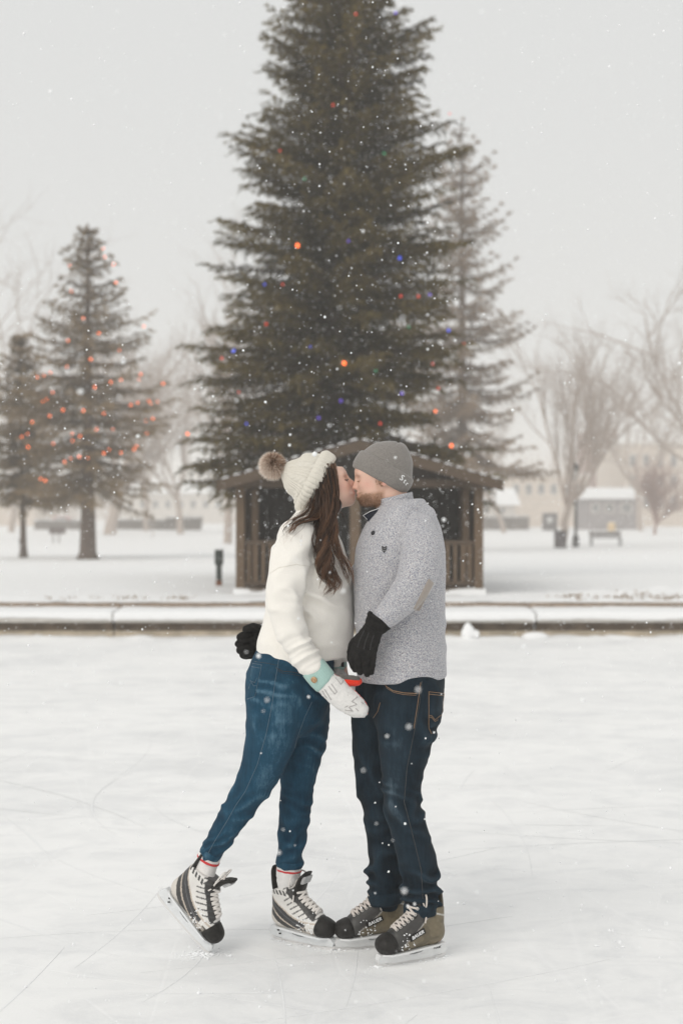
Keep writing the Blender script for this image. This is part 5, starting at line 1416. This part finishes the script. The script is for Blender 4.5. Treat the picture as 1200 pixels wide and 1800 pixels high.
# ---- man's jeans -------------------------------------------------------------------------------
F = Field(A(-.02, 4.98, .14), A(.43, 5.55, 1.13), .004)
F.chain(nodes(DM, M_PELVIS), .02); F.chain(nodes(DM, M_NLEG), .022); F.chain(nodes(DM, M_FLEG), .022)
V, Fc = F.mesh(); V = relax(V, Fc, 1); px, py = proj(V); N0 = vnormals(V, Fc)
kn = segmask(V, P(706, 1400, DM - .08), P(716, 1445, DM - .06), .08); kf = segmask(V, P(664, 1395, DM + .1), P(674, 1430, DM + .11), .07)
an = sstep(1520, 1548, py) * sstep(DM + .05, DM, V[:, 1]); af = sstep(1495, 1530, py) * sstep(DM + .05, DM + .08, V[:, 1])
V = folds(V, Fc, 1.05, [((.25, 0, 1), 16, .012, kn), ((-.2, 0, 1), 17, .011, kf), ((.2, .1, 1), 15, .016, an), ((-.1, .1, 1), 16, .014, af),
                  ((.8, 0, .7), 10, .009, gauss(px, py, 665, 1250, 40, 50)), ((-.6, 0, .8), 11, .007, gauss(px, py, 720, 1270, 50, 50)),
                  ((.9, 0, .3), 8, .006, sstep(1280, 1330, py)), ((.4, 0, 1), 12, .010, gauss(px, py, 765, 1290, 25, 60))], 177)
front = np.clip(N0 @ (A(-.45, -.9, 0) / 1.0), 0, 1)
fade_shade = .22 +   .26 * segmask(V, P(692, 1250, DM - .19), P(690, 1405, DM - .16), .055) * front ** 1.5 + .13 * gauss(px, py, 690, 1440, 26, 60) * front + .12 * segmask(V, P(718, 1470, DM - .1), P(735, 1540, DM - .08), .05) + .15 * segmask(V, P(640, 1270, DM), P(640, 1400, DM + .02), .04) * front
fade_shade += np.clip(FOLD['h'] * 38, -.18, .22)  # same crease shading painted into the wear of his jeans
jm = link_mesh('jeans', V, Fc, M['dark_denim'], man, attrs={'fade_shade': fade_shade})
cj = Caster(V, Fc)
mb = MB(); mb.add(*cj.line([(741, 1198), (738, 1230), (731, 1270), (727, 1290), (715, 1350), (710, 1410), (718, 1440), (728, 1480), (740, 1530), (743, 1580)], .0013, .0004)); mb.build('side_seam', M['stitch_dark'], jm)
mb = MB(); mb.add(*cj.line([(674, 1192), (678, 1206), (690, 1214), (710, 1218), (733, 1219)], .0011, .0006)); mb.add(*cj.line([(674, 1197), (680, 1210), (692, 1217), (710, 1221), (731, 1222)], .0007, .0006)); mb.add(*cj.line([(739, 1200), (734, 1235), (727, 1280)], .0008, .0006)); mb.build('front_pocket', M['stitch_tan'], jm)
pp = cj.patch([(752, 1215), (781, 1218), (775, 1276), (752, 1284)], .0025, 10, 14, .004)
p_ = link_mesh('back_pocket', pp[0], pp[1], M['dark_denim'], jm, attrs={'fade_shade': .24 + .3 * vnoise(pp[0] * 40, 3) ** 2})
cp = Caster(np.concatenate([pp[0], V]), list(pp[1]) + [tuple(f + len(pp[0])) for f in Fc])
mb = MB()
for q in ([(753, 1216), (780, 1219)], [(753, 1220), (780, 1223)], [(753, 1216), (753, 1280), (758, 1290)], [(780, 1219), (775, 1274)], [(753, 1257), (758, 1258), (764, 1265), (768, 1262), (776, 1256)], [(753, 1260), (758, 1261), (764, 1268), (769, 1265)]): mb.add(*cp.line(q, .0008, .0009, 2))
mb.build('stitching', M['stitch_tan'], p_)
mb = MB(); mb.add(*cj.line([(668, 1235), (664, 1250), (656, 1262)], .0009, .0005)); mb.build('fly_stitching', M['stitch_tan'], jm)
for D_, rws in ((DM, M_NLEG), (DM, M_FLEG)):
    a, b = nodes(D_, [rws[-1]])[0], nodes(D_, [rws[-2]])[0]; c = A(*a[:3]) + A(0, 0, -.012)
    Vc, Fcc = ring_band([(c + A(0, 0, z), A(1, 0, .10), A(0, 1, 0), a[3] * k_, a[4] * k_) for z, k_ in ((-.018, 1.02), (-.010, 1.07), (.012, 1.10), (.03, 1.04))], 48, thick=.004)
    Vc = Vc + .006 * (np.stack([vnoise(Vc * 16, 61 + q) for q in range(3)], 1) - .5)
    link_mesh('leg_hem', Vc, Fcc, M['dark_denim'], jm, attrs={'fade_shade': .2 + .35 * vnoise(Vc * 60, 2)})

# ---- gloves ------------------------------------------------------------------------------------
dg_ = -.225; sg_ = (DM + dg_) / FPX
F = Field(P(590, 1205, DM + dg_) - A(0, .08, 0), P(690, 1070, DM + dg_) + A(0, .08, 0), .0028)
F.chain(nodes(DM, [(661, 1098, dg_, 17, 14), (653, 1112, dg_, 19, 14), (645, 1128, dg_, 22, 13.5), (640, 1142, dg_, 22.5, 12.5)]), .01)
for pts in ([(625, 1138, .0, 7.4), (619, 1156, -.002, 7.0), (619, 1168, .006, 6.6), (623, 1177, .016, 5.6)],
            [(634, 1142, -.006, 7.6), (629, 1162, -.01, 7.3), (630, 1174, -.002, 6.8), (633, 1182, .008, 5.8)],
            [(645, 1144, -.006, 7.6), (643, 1164, -.012, 7.3), (643, 1177, -.006, 6.8), (645, 1185, .003, 5.8)],
            [(655, 1141, .0, 7.0), (655, 1158, -.004, 6.7), (653, 1173, .0, 6.3), (653, 1182, .008, 5.4)],
            [(637, 1116, .022, 8.5), (623, 1128, .034, 8.2), (617, 1143, .040, 7.6), (615, 1156, .042, 6.6), (616, 1162, .042, 5.6)]):
    F.chain(nodes(DM, [(a, b, dg_ + c, r * .93) for a, b, c, r in pts]), .0022, 3)
V, Fc = F.mesh(); V = relax(V, Fc, 1); N = vnormals(V, Fc)
V = V + N * (.003 * (vnoise(V * 55, 3) - .5) + .002 * (vnoise(V * 110, 5) - .5))[:, None]
gl = link_mesh('glove', V, Fc, M['glove_leather'], man); cg = Caster(V, Fc)
mb = MB()
for q in ([(640, 1108), (632, 1125), (628, 1138)], [(648, 1112), (642, 1128), (639, 1141)], [(657, 1116), (652, 1130), (650, 1142)]): mb.add(*cg.line(q, .0016, .0003, 2))
mb.build('glove_seam', M['stitch_dark'], gl)
ax = P(652, 1110, DM + dg_) - P(666, 1090, DM + dg_); ax /= np.linalg.norm(ax); u_ = np.cross(ax, A(0, 1, 0)); c = P(663, 1095, DM + dg_)
Vc, Fcc = ring_band([(c + ax * z, u_, A(0, 1, 0), r * sg_, r * .85 * sg_) for z, r in ((-.020, 22.5), (-.016, 24.5), (-.006, 24.5), (-.001, 22.5), (.014, 20.5), (.024, 18))], 48, thick=.004)
link_mesh('glove_cuff', fuzz(Vc, .004, 30, 2), Fcc, M['glove_leather'], gl)
dh = .185; sh = (DM + dh) / FPX
F = Field(P(405, 1170, DM + dh) - A(0, .09, 0), P(490, 1085, DM + dh) + A(0, .09, 0), .0028)
F.chain(nodes(DM, [(478, 1112, dh + .015, 17, 15), (464, 1117, dh, 18, 15), (450, 1124, dh, 21, 14), (441, 1129, dh - .005, 20, 13)]), .01)
for i, (y0, y1, x1) in enumerate(((1116, 1117, 422), (1127, 1129, 419), (1138, 1140, 422), (1147, 1149, 428))):
    F.chain(nodes(DM, [(444, y0, dh - .01, 7.0), (x1 + 9, y1 - 1, dh - .03, 6.9), (x1, y1 + 2, dh - .03, 6.6), (x1 + 2, y1 + 4, dh - .005, 6.2), (x1 + 12, y1 + 4, dh + .012, 5.6)]), .004, 3)
F.chain(nodes(DM, [(458, 1108, dh - .02, 8.5), (448, 1103, dh - .035, 7.8), (439, 1104, dh - .045, 7.2), (432, 1106, dh - .05, 6.2)]), .006, 3)
V, Fc = F.mesh(); V = relax(V, Fc, 1); N = vnormals(V, Fc); V = V + N * (.003 * (vnoise(V * 55, 13) - .5) + .002 * (vnoise(V * 110, 15) - .5))[:, None]
link_mesh('glove', V, Fc, M['glove_leather'], man)
# ------------------------------------------------------------------ skates
def skate(parent, frame, style, seed=1):
    o, B = frame; ex, ey, ez = B
    def tw(V): return o + np.asarray(V, float) @ B
    her = style == 'her'; rr = np.random.default_rng(seed)
    top = .215 if her else .20
    F = Field((-.16, -.075, .03), (.19, .075, .30), .003)
    F.chain([[.116, 0, .080, .033, .043], [.085, 0, .084, .037, .046], [.06, 0, .090, .046, .047], [0, 0, .100, .05, .042], [-.055, 0, .105, .05, .041], [-.082, 0, .100, .040, .038]], .012, 4)
    F.chain([[.07, 0, .100, .032, .036], [.03, 0, .125, .038, .036], [-.01, 0, .150, .042, .037], [-.035, 0, .185, .052, .045], [-.045, 0, top + .03, .058, .050]], .02, 4)
    F.chain([[-.075, 0, .10, .042, .040], [-.080, 0, .15, .040, .042], [-.078, 0, top + .02, .040, .046]], .015, 4)
    F.cut((0, 0, .050), (-.05, 0, -1), .004)
    F.cut((-.045, 0, top), (-.25 if her else -.1, 0, 1), .006)
    V, Fc = F.mesh(); V = relax(V, Fc, 1); x, y, z = V.T
    n1 = vnoise(V * 35, seed); n2 = vnoise(V * 120, seed + 1)
    c = np.zeros((len(V), 3))
    def put(m, col): c[m] = A(*col)
    ridge = np.interp(x, [-.06, -.03, -.01, .03, .07, .11], [.24, .215, .192, .162, .134, .120])
    if her:
        put(z > -1, (.72, .70, .67))
        zc = .083 + 3.3 * np.clip(.05 - x, 0, 1) ** 2; dd = z - zc
        put((dd > .013) & (dd < .019), (.52, .45, .38)); put((dd > -.021) & (dd < .013) & (x < .052), (.045, .045, .047))
        put((dd > -.003) & (dd < .0) & (x < .05), (.13, .13, .14))
        put((dd < -.021) & (dd > -.028), (.52, .45, .38)); put((dd < -.028) & (x < .0) & (z > .06), (.05, .048, .047)); put((dd < -.052), (.62, .58, .53))
        face = (ridge - z < .020) & (x > -.03) & (x < .09); put(face, (.035, .033, .032))
        ln = (np.abs(((z * .8 - x * .5) * 55) % 1 - .5) < .12) & (dd > .025) & (ridge - z < .07) & (x > -.045); put(ln, (.06, .06, .06))
        put((z > .185) & (z < .203) & (x < -.03) & (((x * 60 + z * 30) % 1) < .55), (.05, .05, .05))
        put((x > .070) & (z < .085) & (n1 > .5), (.07, .062, .05)); put((x > .098), (.03, .03, .03))
        put((x > .03) & (x < .09) & (z < .085) & (n2 > .62), (.5, .45, .4))
    else:
        put(z > -1, (.165, .135, .085))
        put((x < -.03) & (z > .15) & (np.abs(z - .165 - .35 * (x + .10)) < .003), (.5, .48, .44))
        f = ridge - z
        put((f < .056) & (x > -.065), (.045, .042, .040))
        put((np.abs(f - .056) < .0022) & (x > -.06) & (x < .10), (.42, .40, .38))
        put((x > .068) & (z < .14), (.05, .048, .045)); put((x > .095), (.026, .025, .024))
        put((z > .20) & (x < -.02), (.06, .05, .045)); put((x < -.088) & (z < .075), (.25, .13, .06))
        sc = (n1 > .62) & (x < .06) & (f > .06); c[sc] = c[sc] * .75
        c *= (1 + .25 * (n2 - .5))[:, None]
    label = 'ice_skate'
    sk = link_mesh(label, tw(V), Fc, M['boot_shell'], parent, col=c)
    def part(name, V, Fc, mat, **k): return link_mesh(name, tw(V), Fc, M[mat], sk, **k)
    # toe cap
    T = Field((.05, -.07, .03), (.19, .07, .15), .003)
    T.chain([[.104, 0, .081, .037, .046], [.120, 0, .078, .034, .042]], .01, 3); T.G -= .002
    T.cut((0, 0, .049), (-.05, 0, -1), .003); T.cut((.092, 0, .11), (-1, 0, .35), .004)
    part('toe_cap', *T.mesh(), 'rubber_black')
    # blade holder: two towers and a rail, tapering towards the steel
    prof = [(-.128, .018), (-.134, .034), (-.122, .058), (-.045, .056), (-.038, .048), (-.025, .036), (.0, .030), (.022, .031), (.036, .040), (.045, .053), (.12, .052), (.146, .046), (.156, .030), (.150, .016), (.08, .010), (-.06, .010)]
    nP = len(prof); V = []
    for sgn in (-1, 1):
        for (xx, zz) in prof: V.append((xx, sgn * (.008 + .38 * max(0, zz - .022) * .9), zz))
    bm = bmesh.new(); vs = [bm.verts.new(v) for v in V]
    bm.faces.new(vs[:nP]); bm.faces.new(vs[nP:][::-1])
    for i in range(nP): bm.faces.new((vs[i], vs[nP + i], vs[nP + (i + 1) % nP], vs[(i + 1) % nP]))
    bmesh.ops.recalc_face_normals(bm, faces=bm.faces[:]); bmesh.ops.triangulate(bm, faces=[f for f in bm.faces if len(f.verts) > 4]); bm.verts.index_update()
    hV = [tuple(v.co) for v in bm.verts]; hF = [tuple(v.index for v in f.verts) for f in bm.faces]; bm.free()
    part('blade_holder', hV, hF, 'holder_frost' if her else 'holder_white', smooth=False)
    # openings moulded in the towers
    xs = np.linspace(-.132, .156, 30); lo_ = np.where(xs < -.11, (-.11 - xs) * .35, np.where(xs > .125, (xs - .125) ** 2 * 9, 0)); V = []
    for sgn in (-1, 1):
        V += [(a, sgn * .0016, b) for a, b in zip(xs, lo_)] + [(a, sgn * .0016, .0095 + .3 * b + (.006 if abs(a) > .12 else 0)) for a, b in zip(xs, lo_)]
    k = 30; Fb = []
    for i in range(k - 1): Fb += [(i, i + 1, k + i + 1, k + i), (2 * k + i, 3 * k + i, 3 * k + i + 1, 2 * k + i + 1), (i, 2 * k + i, 2 * k + i + 1, i + 1), (k + i, k + i + 1, 3 * k + i + 1, 3 * k + i)]
    part('blade', V, Fb, 'blade_steel', smooth=False)
    # outsole
    mb = MB(); n = 26; xs = np.linspace(-.112, .142, n); wd = np.interp(xs, [-.112, -.09, -.03, .05, .11, .142], [.012, .032, .034, .041, .040, .012]); V = []
    for dz in (.0, .007): V += [(a, s_ * w_, .0475 - .05 * a * -1 * -1 + dz) for s_ in (-1, 1) for a, w_ in zip(xs, wd)]
    Fo = []
    for i in range(n - 1): Fo += [(i, n + i, n + i + 1, i + 1), (2 * n + i, 2 * n + i + 1, 3 * n + i + 1, 3 * n + i), (i, i + 1, 2 * n + i + 1, 2 * n + i), (n + i, 3 * n + i, 3 * n + i + 1, n + i + 1)]
    part('outsole', V, Fo, 'holder_white' if not her else 'holder_frost', smooth=False)
    # tongue
    if her:
        T = Field((-.09, -.07, .15), (.08, .07, .31), .003)
        T.chain([[-.005, 0, .185, .013, .036], [.004, 0, .22, .012, .040], [.016, 0, .25, .010, .039], [.034, 0, .272, .007, .030]], .006, 4)
        part('tongue', *T.mesh(), 'rubber_black')
        mb = MB(); mb.cbox((.012, -.026, .232), (.030, .026, .262), .003)
        Vt = np.concatenate(mb.V); Vt[:, 0] += (Vt[:, 2] - .247) * .45 + .006; part('tongue_badge', Vt, mb.F, 'badge_grey', smooth=False)
        T = Field((-.16, -.06, .14), (-.04, .06, .31), .003)
        T.chain([[-.098, 0, .17, .013, .030], [-.108, 0, .215, .010, .031], [-.116, 0, .262, .008, .026], [-.117, 0, .278, .006, .018]], .006, 4)
        part('tendon_guard', *T.mesh(), 'rubber_black')
    else:
        T = Field((-.06, -.06, .14), (.06, .06, .25), .003)
        T.chain([[.02, 0, .150, .012, .028], [-.004, 0, .185, .012, .034], [-.006, 0, .215, .010, .036]], .006, 4)
        part('tongue', *T.mesh(), 'rubber_black')
        T = Field((-.16, -.06, .12), (-.04, .06, .29), .003)
        T.chain([[-.098, 0, .15, .013, .030], [-.104, 0, .20, .010, .030], [-.103, 0, .25, .007, .022]], .006, 4)
        part('tendon_guard', *T.mesh(), 'boot_shell', col=A(.10, .085, .06))
    # laces: rungs, crossings, eyelets and the bow
    tree = Caster(V0 := np.array(tw(F.mesh()[0])), F.mesh()[1]).t
    def surf(xx, yy, out=.10):
        """point on the boot over the instep"""
        rz = np.interp(xx, [-.06, -.03, -.01, .03, .07, .11], [.24, .215, .192, .162, .134, .120])
        p0 = tw(A(xx + .06, yy * 1.6, rz + .07)); p1 = tw(A(xx - .02, yy * .55, rz - .045)); d = p1 - p0
        l, n_, i_, _ = tree.ray_cast(Vector(p0), Vector(d).normalized())
        if l is None: return p1, -d / np.linalg.norm(d)
        return np.array(l), np.array(n_)
    lace = MB(); eye = MB(); nr = 8
    xs = np.linspace(.074, -.026, nr); hw_ = np.linspace(.021, .030, nr)
    L_, R_ = [surf(a, -h) for a, h in zip(xs, hw_)], [surf(a, h) for a, h in zip(xs, hw_)]
    C_ = [surf(a, 0) for a in (xs[:-1] + xs[1:]) / 2]
    fl = .0052 if her else .0042
    for k in range(nr - 1):
        for P0, P1, lf in ((L_[k], R_[k + 1], .004), (R_[k], L_[k + 1], .0065)):
            mid = C_[k][0] + C_[k][1] * (lf + .003)
            q = crom([P0[0] + P0[1] * .001, (P0[0] * .55 + mid * .45) + C_[k][1] * .003, mid, (P1[0] * .55 + mid * .45) + C_[k][1] * .003, P1[0] + P1[1] * .001], 3)
            lace.tube(q, fl * (.85 + .3 * rr.random()), 6)
    q = crom([L_[0][0], C_[0][0] * .5 + surf(.082, 0)[0] * .5 + C_[0][1] * .004, R_[0][0]], 4); lace.tube(q, fl, 6)
    for (l, n_) in L_ + R_:
        e1 = np.cross(n_, A(.3, .5, .8)); e1 /= np.linalg.norm(e1); e2 = np.cross(n_, e1); t1 = np.arange(13) / 12 * 6.2832
        eye.tube([l + n_ * .001 + .0048 * (math.cos(t) * e1 + math.sin(t) * e2) for t in t1], .0013, 4)
    kn, kn_n = surf(-.022, 0); kn = kn + kn_n * .012
    lace.tube([kn - ey * .009, kn, kn + ey * .009], [.005, .008, .005], 7)
    fx = kn_n / np.linalg.norm(kn_n)
    for sgn in (-1, 1):
        j = rr.normal(0, .006, (4, 3))
        q = crom([kn, kn + fx * .022 + ey * sgn * .022 + ez * .012 + j[0], kn + fx * .040 + ey * sgn * .046 - ez * .012 + j[1], kn + fx * .034 + ey * sgn * .044 - ez * .045 + j[2], kn + fx * .014 + ey * sgn * .020 - ez * .024, kn], 5)
        lace.tube(q, .0033, 5)
        q = crom([kn, kn + fx * .024 + ey * sgn * .020 - ez * .018 + j[3], kn + fx * .026 + ey * sgn * .034 - ez * .058 + j[0], kn + fx * .020 + ey * sgn * .04 - ez * .085 + j[1]], 5)
        lace.tube(q, .003, 5)
    lace.build('lace', M['lace_white' if her else 'lace_grey'], sk)
    if not her: eye.build('eyelet', M['eyelet'], sk)
    # side print facing the camera
    yc = -1 if ey[1] > 0 else 1
    def side_hit(xx, zz):
        p0 = tw(A(xx, yc * .2, zz)); l, n_, _, _ = tree.ray_cast(Vector(p0), Vector(-yc * ey)); return (np.array(l), np.array(n_)) if l is not None else (tw(A(xx, yc * .042, zz)), yc * ey)
    if not her:
        a, b = side_hit(.048, .098), side_hit(-.022, .122)
        mid = (a[0] + b[0]) / 2; exx = (b[0] - a[0]) if yc * (ex[0]) < 0 or ex[0] < 0 else (a[0] - b[0]); exx = exx if exx[0] > 0 else -exx
        nn = (a[1] + b[1]) / 2; nn /= np.linalg.norm(nn); l_ = np.linalg.norm(exx); exx /= l_; eyy = np.cross(nn, exx); eyy = eyy if eyy[2] > 0 else -eyy
        cen = mid + nn * .0035
        V = [cen + exx * sx * .034 + eyy * sy * .0095 + nn * d for d in (-.004, .0015) for sx, sy in ((-1, -1), (1, -1), (1, 1), (-1, 1))]
        pl = link_mesh('name_plate', np.array(V), [(3, 2, 1, 0), (4, 5, 6, 7), (0, 1, 5, 4), (1, 2, 6, 5), (2, 3, 7, 6), (3, 0, 4, 7)], M['rubber_black'], sk, smooth=False)
        lettering('lettering', 'BAUER', .0175, cen + nn * .0024, exx, eyy, M['thread_white'], sk, .15, .0005, 1.05)
        h = tw(A(-.082, yc * .022, .046)); e_ = -ex if ex[0] < 0 else ex
        lettering('holder_lettering', 'TUUK', .0125, h + yc * ey * .002, e_, ez, M['stitch_dark'], sk, .2, .0003)
    else:
        for xx, zz in ((-.088, .045), (-.080, .033)):
            h = tw(A(xx, yc * .022, zz)); link_mesh('holder_mark', *(lambda mb: (np.concatenate(mb.V), mb.F))(MB().cbox(h - .003, h + A(.006, .002, .002), .0005)), M['stitch_dark'], sk, smooth=False)
    # snow caught on the boot
    sn = MB(); 
    for _ in range(26 if not her else 40):
        xx = rr.uniform(.01, .085); zz = rr.uniform(.056, .085) if rr.random() < .6 else rr.uniform(.09, .12)
        l, n_ = side_hit(xx, zz); r0 = rr.uniform(.0015, .0045)
        ico = [A(1, 0, 0), A(-1, 0, 0), A(0, 1, 0), A(0, -1, 0), A(0, 0, 1), A(0, 0, -1)]
        sn.add([l + q * r0 * rr.uniform(.7, 1.5) for q in ico], [(0, 2, 4), (2, 1, 4), (1, 3, 4), (3, 0, 4), (2, 0, 5), (1, 2, 5), (3, 1, 5), (0, 3, 5)])
    tag(sn.build('caught_snow', M['flake'], sk), kind='stuff')
    return tw
# his near and far skate, her standing and lifted skate
skate(man, SK_M1, 'his', seed=3)
skate(man, SK_M2, 'his', seed=5)
skate(woman, SK_W1, 'her', seed=7)
skate(woman, SK_W2, 'her', seed=9)
# socks with a red band
for rows, sk_ in (([(388, 1472, .0, 15), (372, 1499, .005, 19.5), (362, 1520, .012, 20.5)], SK_W2), ([(511, 1490, .125, 16), (509, 1518, .125, 21), (507, 1538, .125, 21.5)], SK_W1)):
    R = nodes(DW, rows) + [[*sk_pt(sk_, A(-.050, 0, .185)), .038, .036]]; F = Field(np.min(R, 0)[:3] - .06, np.max(R, 0)[:3] + .06, .003); F.chain(R, .01); V, Fc = F.mesh()
    so = link_mesh('sock', fuzz(V, .002, 90, 3), Fc, M['sock_white'], woman)
    a, b = A(*R[1][:3]), A(*R[2][:3]); ax = (b - a) / np.linalg.norm(b - a); u_ = np.cross(ax, A(0, 1, 0)); u_ /= np.linalg.norm(u_); v_ = np.cross(u_, ax)
    c = a + (b - a) * .55; rad = (R[1][3] + (R[2][3] - R[1][3]) * .55) + .0015
    Vc, Fcc = ring_band([(c + ax * z, u_, v_, rad + e, rad + e) for z, e in ((-.0045, -.002), (-.003, .001), (.003, .001), (.0045, -.002))], 40, thick=.003)
    link_mesh('sock_stripe', fuzz(Vc, .002, 90, 4), Fcc, M['sock_red'], so)

# ------------------------------------------------------------------ blade marks and shavings on the ice
rr = np.random.default_rng(61); mb = MB()
def mark(c, r0, a0, a1, w):
    n = max(8, int(abs(a1 - a0) * r0 / .12)); a = np.linspace(a0, a1, n)
    p = np.stack([c[0] + r0 * np.cos(a), c[1] + r0 * np.sin(a)], 1); nrm = np.stack([np.cos(a), np.sin(a)], 1)
    ww = w * (.35 + .9 * vnoise(np.stack([a * r0 * 9, 0 * a + c[0], 0 * a], 1), 3)) * np.minimum(1, np.minimum(np.arange(n), np.arange(n)[::-1]) / 3)
    z = .0012 + .0008 * vnoise(np.stack([a * r0 * 14, 0 * a, 0 * a + c[1]], 1), 5)
    V = np.concatenate([np.c_[p - nrm * ww[:, None], 0 * a + .0005], np.c_[p, z], np.c_[p + nrm * ww[:, None], 0 * a + .0005]])
    mb.add(V, [(k * n + i, k * n + i + 1, (k + 1) * n + i + 1, (k + 1) * n + i) for k in (0, 1) for i in range(n - 1)])
for _ in range(60):
    d = rr.uniform(4.2, 12); x = rr.uniform(-.28, .28) * d; r0 = rr.uniform(1.5, 9); a0 = rr.uniform(0, 6.28); L = rr.uniform(.5, 2.2) / r0
    mark((x - r0 * math.cos(a0), d - r0 * math.sin(a0)), r0, a0 - L / 2, a0 + L / 2, rr.uniform(.002, .006))
tag(mb.build('blade_marks', M['fresh_snow']), 'faint curved skate cuts and scraped snow lines on the ice', 'skate marks', kind='stuff')
sv = MB(); ic = [A(1, 0, 0), A(-1, 0, 0), A(0, 1, 0), A(0, -1, 0), A(0, 0, 1), A(0, 0, -1)]; fo = [(0, 2, 4), (2, 1, 4), (1, 3, 4), (3, 0, 4), (2, 0, 5), (1, 2, 5), (3, 1, 5), (0, 3, 5)]
def crumbs(c, sx, sy, n, r1):
    for _ in range(n):
        p = A(c[0] + rr.normal(0, sx), c[1] + rr.normal(0, sy), .002); r0 = r1 * rr.lognormal(0, .5)
        sv.add([p + q * r0 * rr.uniform(.6, 1.4, 3) * A(1.2, 1.2, .7) for q in ic], fo)
for sk, n in ((SK_M1, 90), (SK_M2, 70), (SK_W1, 90)):
    for t in np.linspace(-.12, .15, 6): q = sk_pt(sk, A(t, 0, 0)); crumbs(q, .03, .018, n // 6, .0022)
crumbs(_toe, .035, .03, 160, .0028); crumbs(_toe - A(.06, .02, 0), .05, .03, 60, .0022)
for _ in range(60): d = rr.uniform(4.3, 9); crumbs((rr.uniform(-.26, .26) * d, d), .12, .05, 12, .0020)
tag(sv.build('ice_shavings', M['flake'], smooth=False), 'crumbs of shaved ice around the skate blades', 'ice shavings', kind='stuff')

# ------------------------------------------------------------------ falling snow
rr = np.random.default_rng(99); pts, rad = [], []
n = 45000
d = (rr.random(n) * (16 ** 3 - 2.3 ** 3) + 2.3 ** 3) ** (1 / 3)
x = rr.uniform(-.34, .34, n) * d; z = CAMZ + rr.uniform(-.52, .52, n) * d
r_ = rr.lognormal(math.log(.0024), .36, n)
k = (z > .01); P0 = np.stack([x, d, z], 1)[k]; r_ = r_[k]
bm = bmesh.new(); bmesh.ops.create_icosphere(bm, subdivisions=1, radius=1); bm.verts.index_update()
ico = np.array([v.co for v in bm.verts]); fs = np.array([[v.index for v in f.verts] for f in bm.faces]); bm.free()
n = len(P0); V = (P0[:, None] + ico[None] * r_[:, None, None] * rr.uniform(.75, 1.2, (n, len(ico), 1))).reshape(-1, 3)
tag(link_mesh('falling_snow', V, (np.arange(n)[:, None, None] * len(ico) + fs[None]).reshape(-1, 3), M['flake'], smooth=False, origin=(0, 5, 0)), 'fine snowflakes drifting through the air in front of the trees', 'snowflakes', kind='stuff')
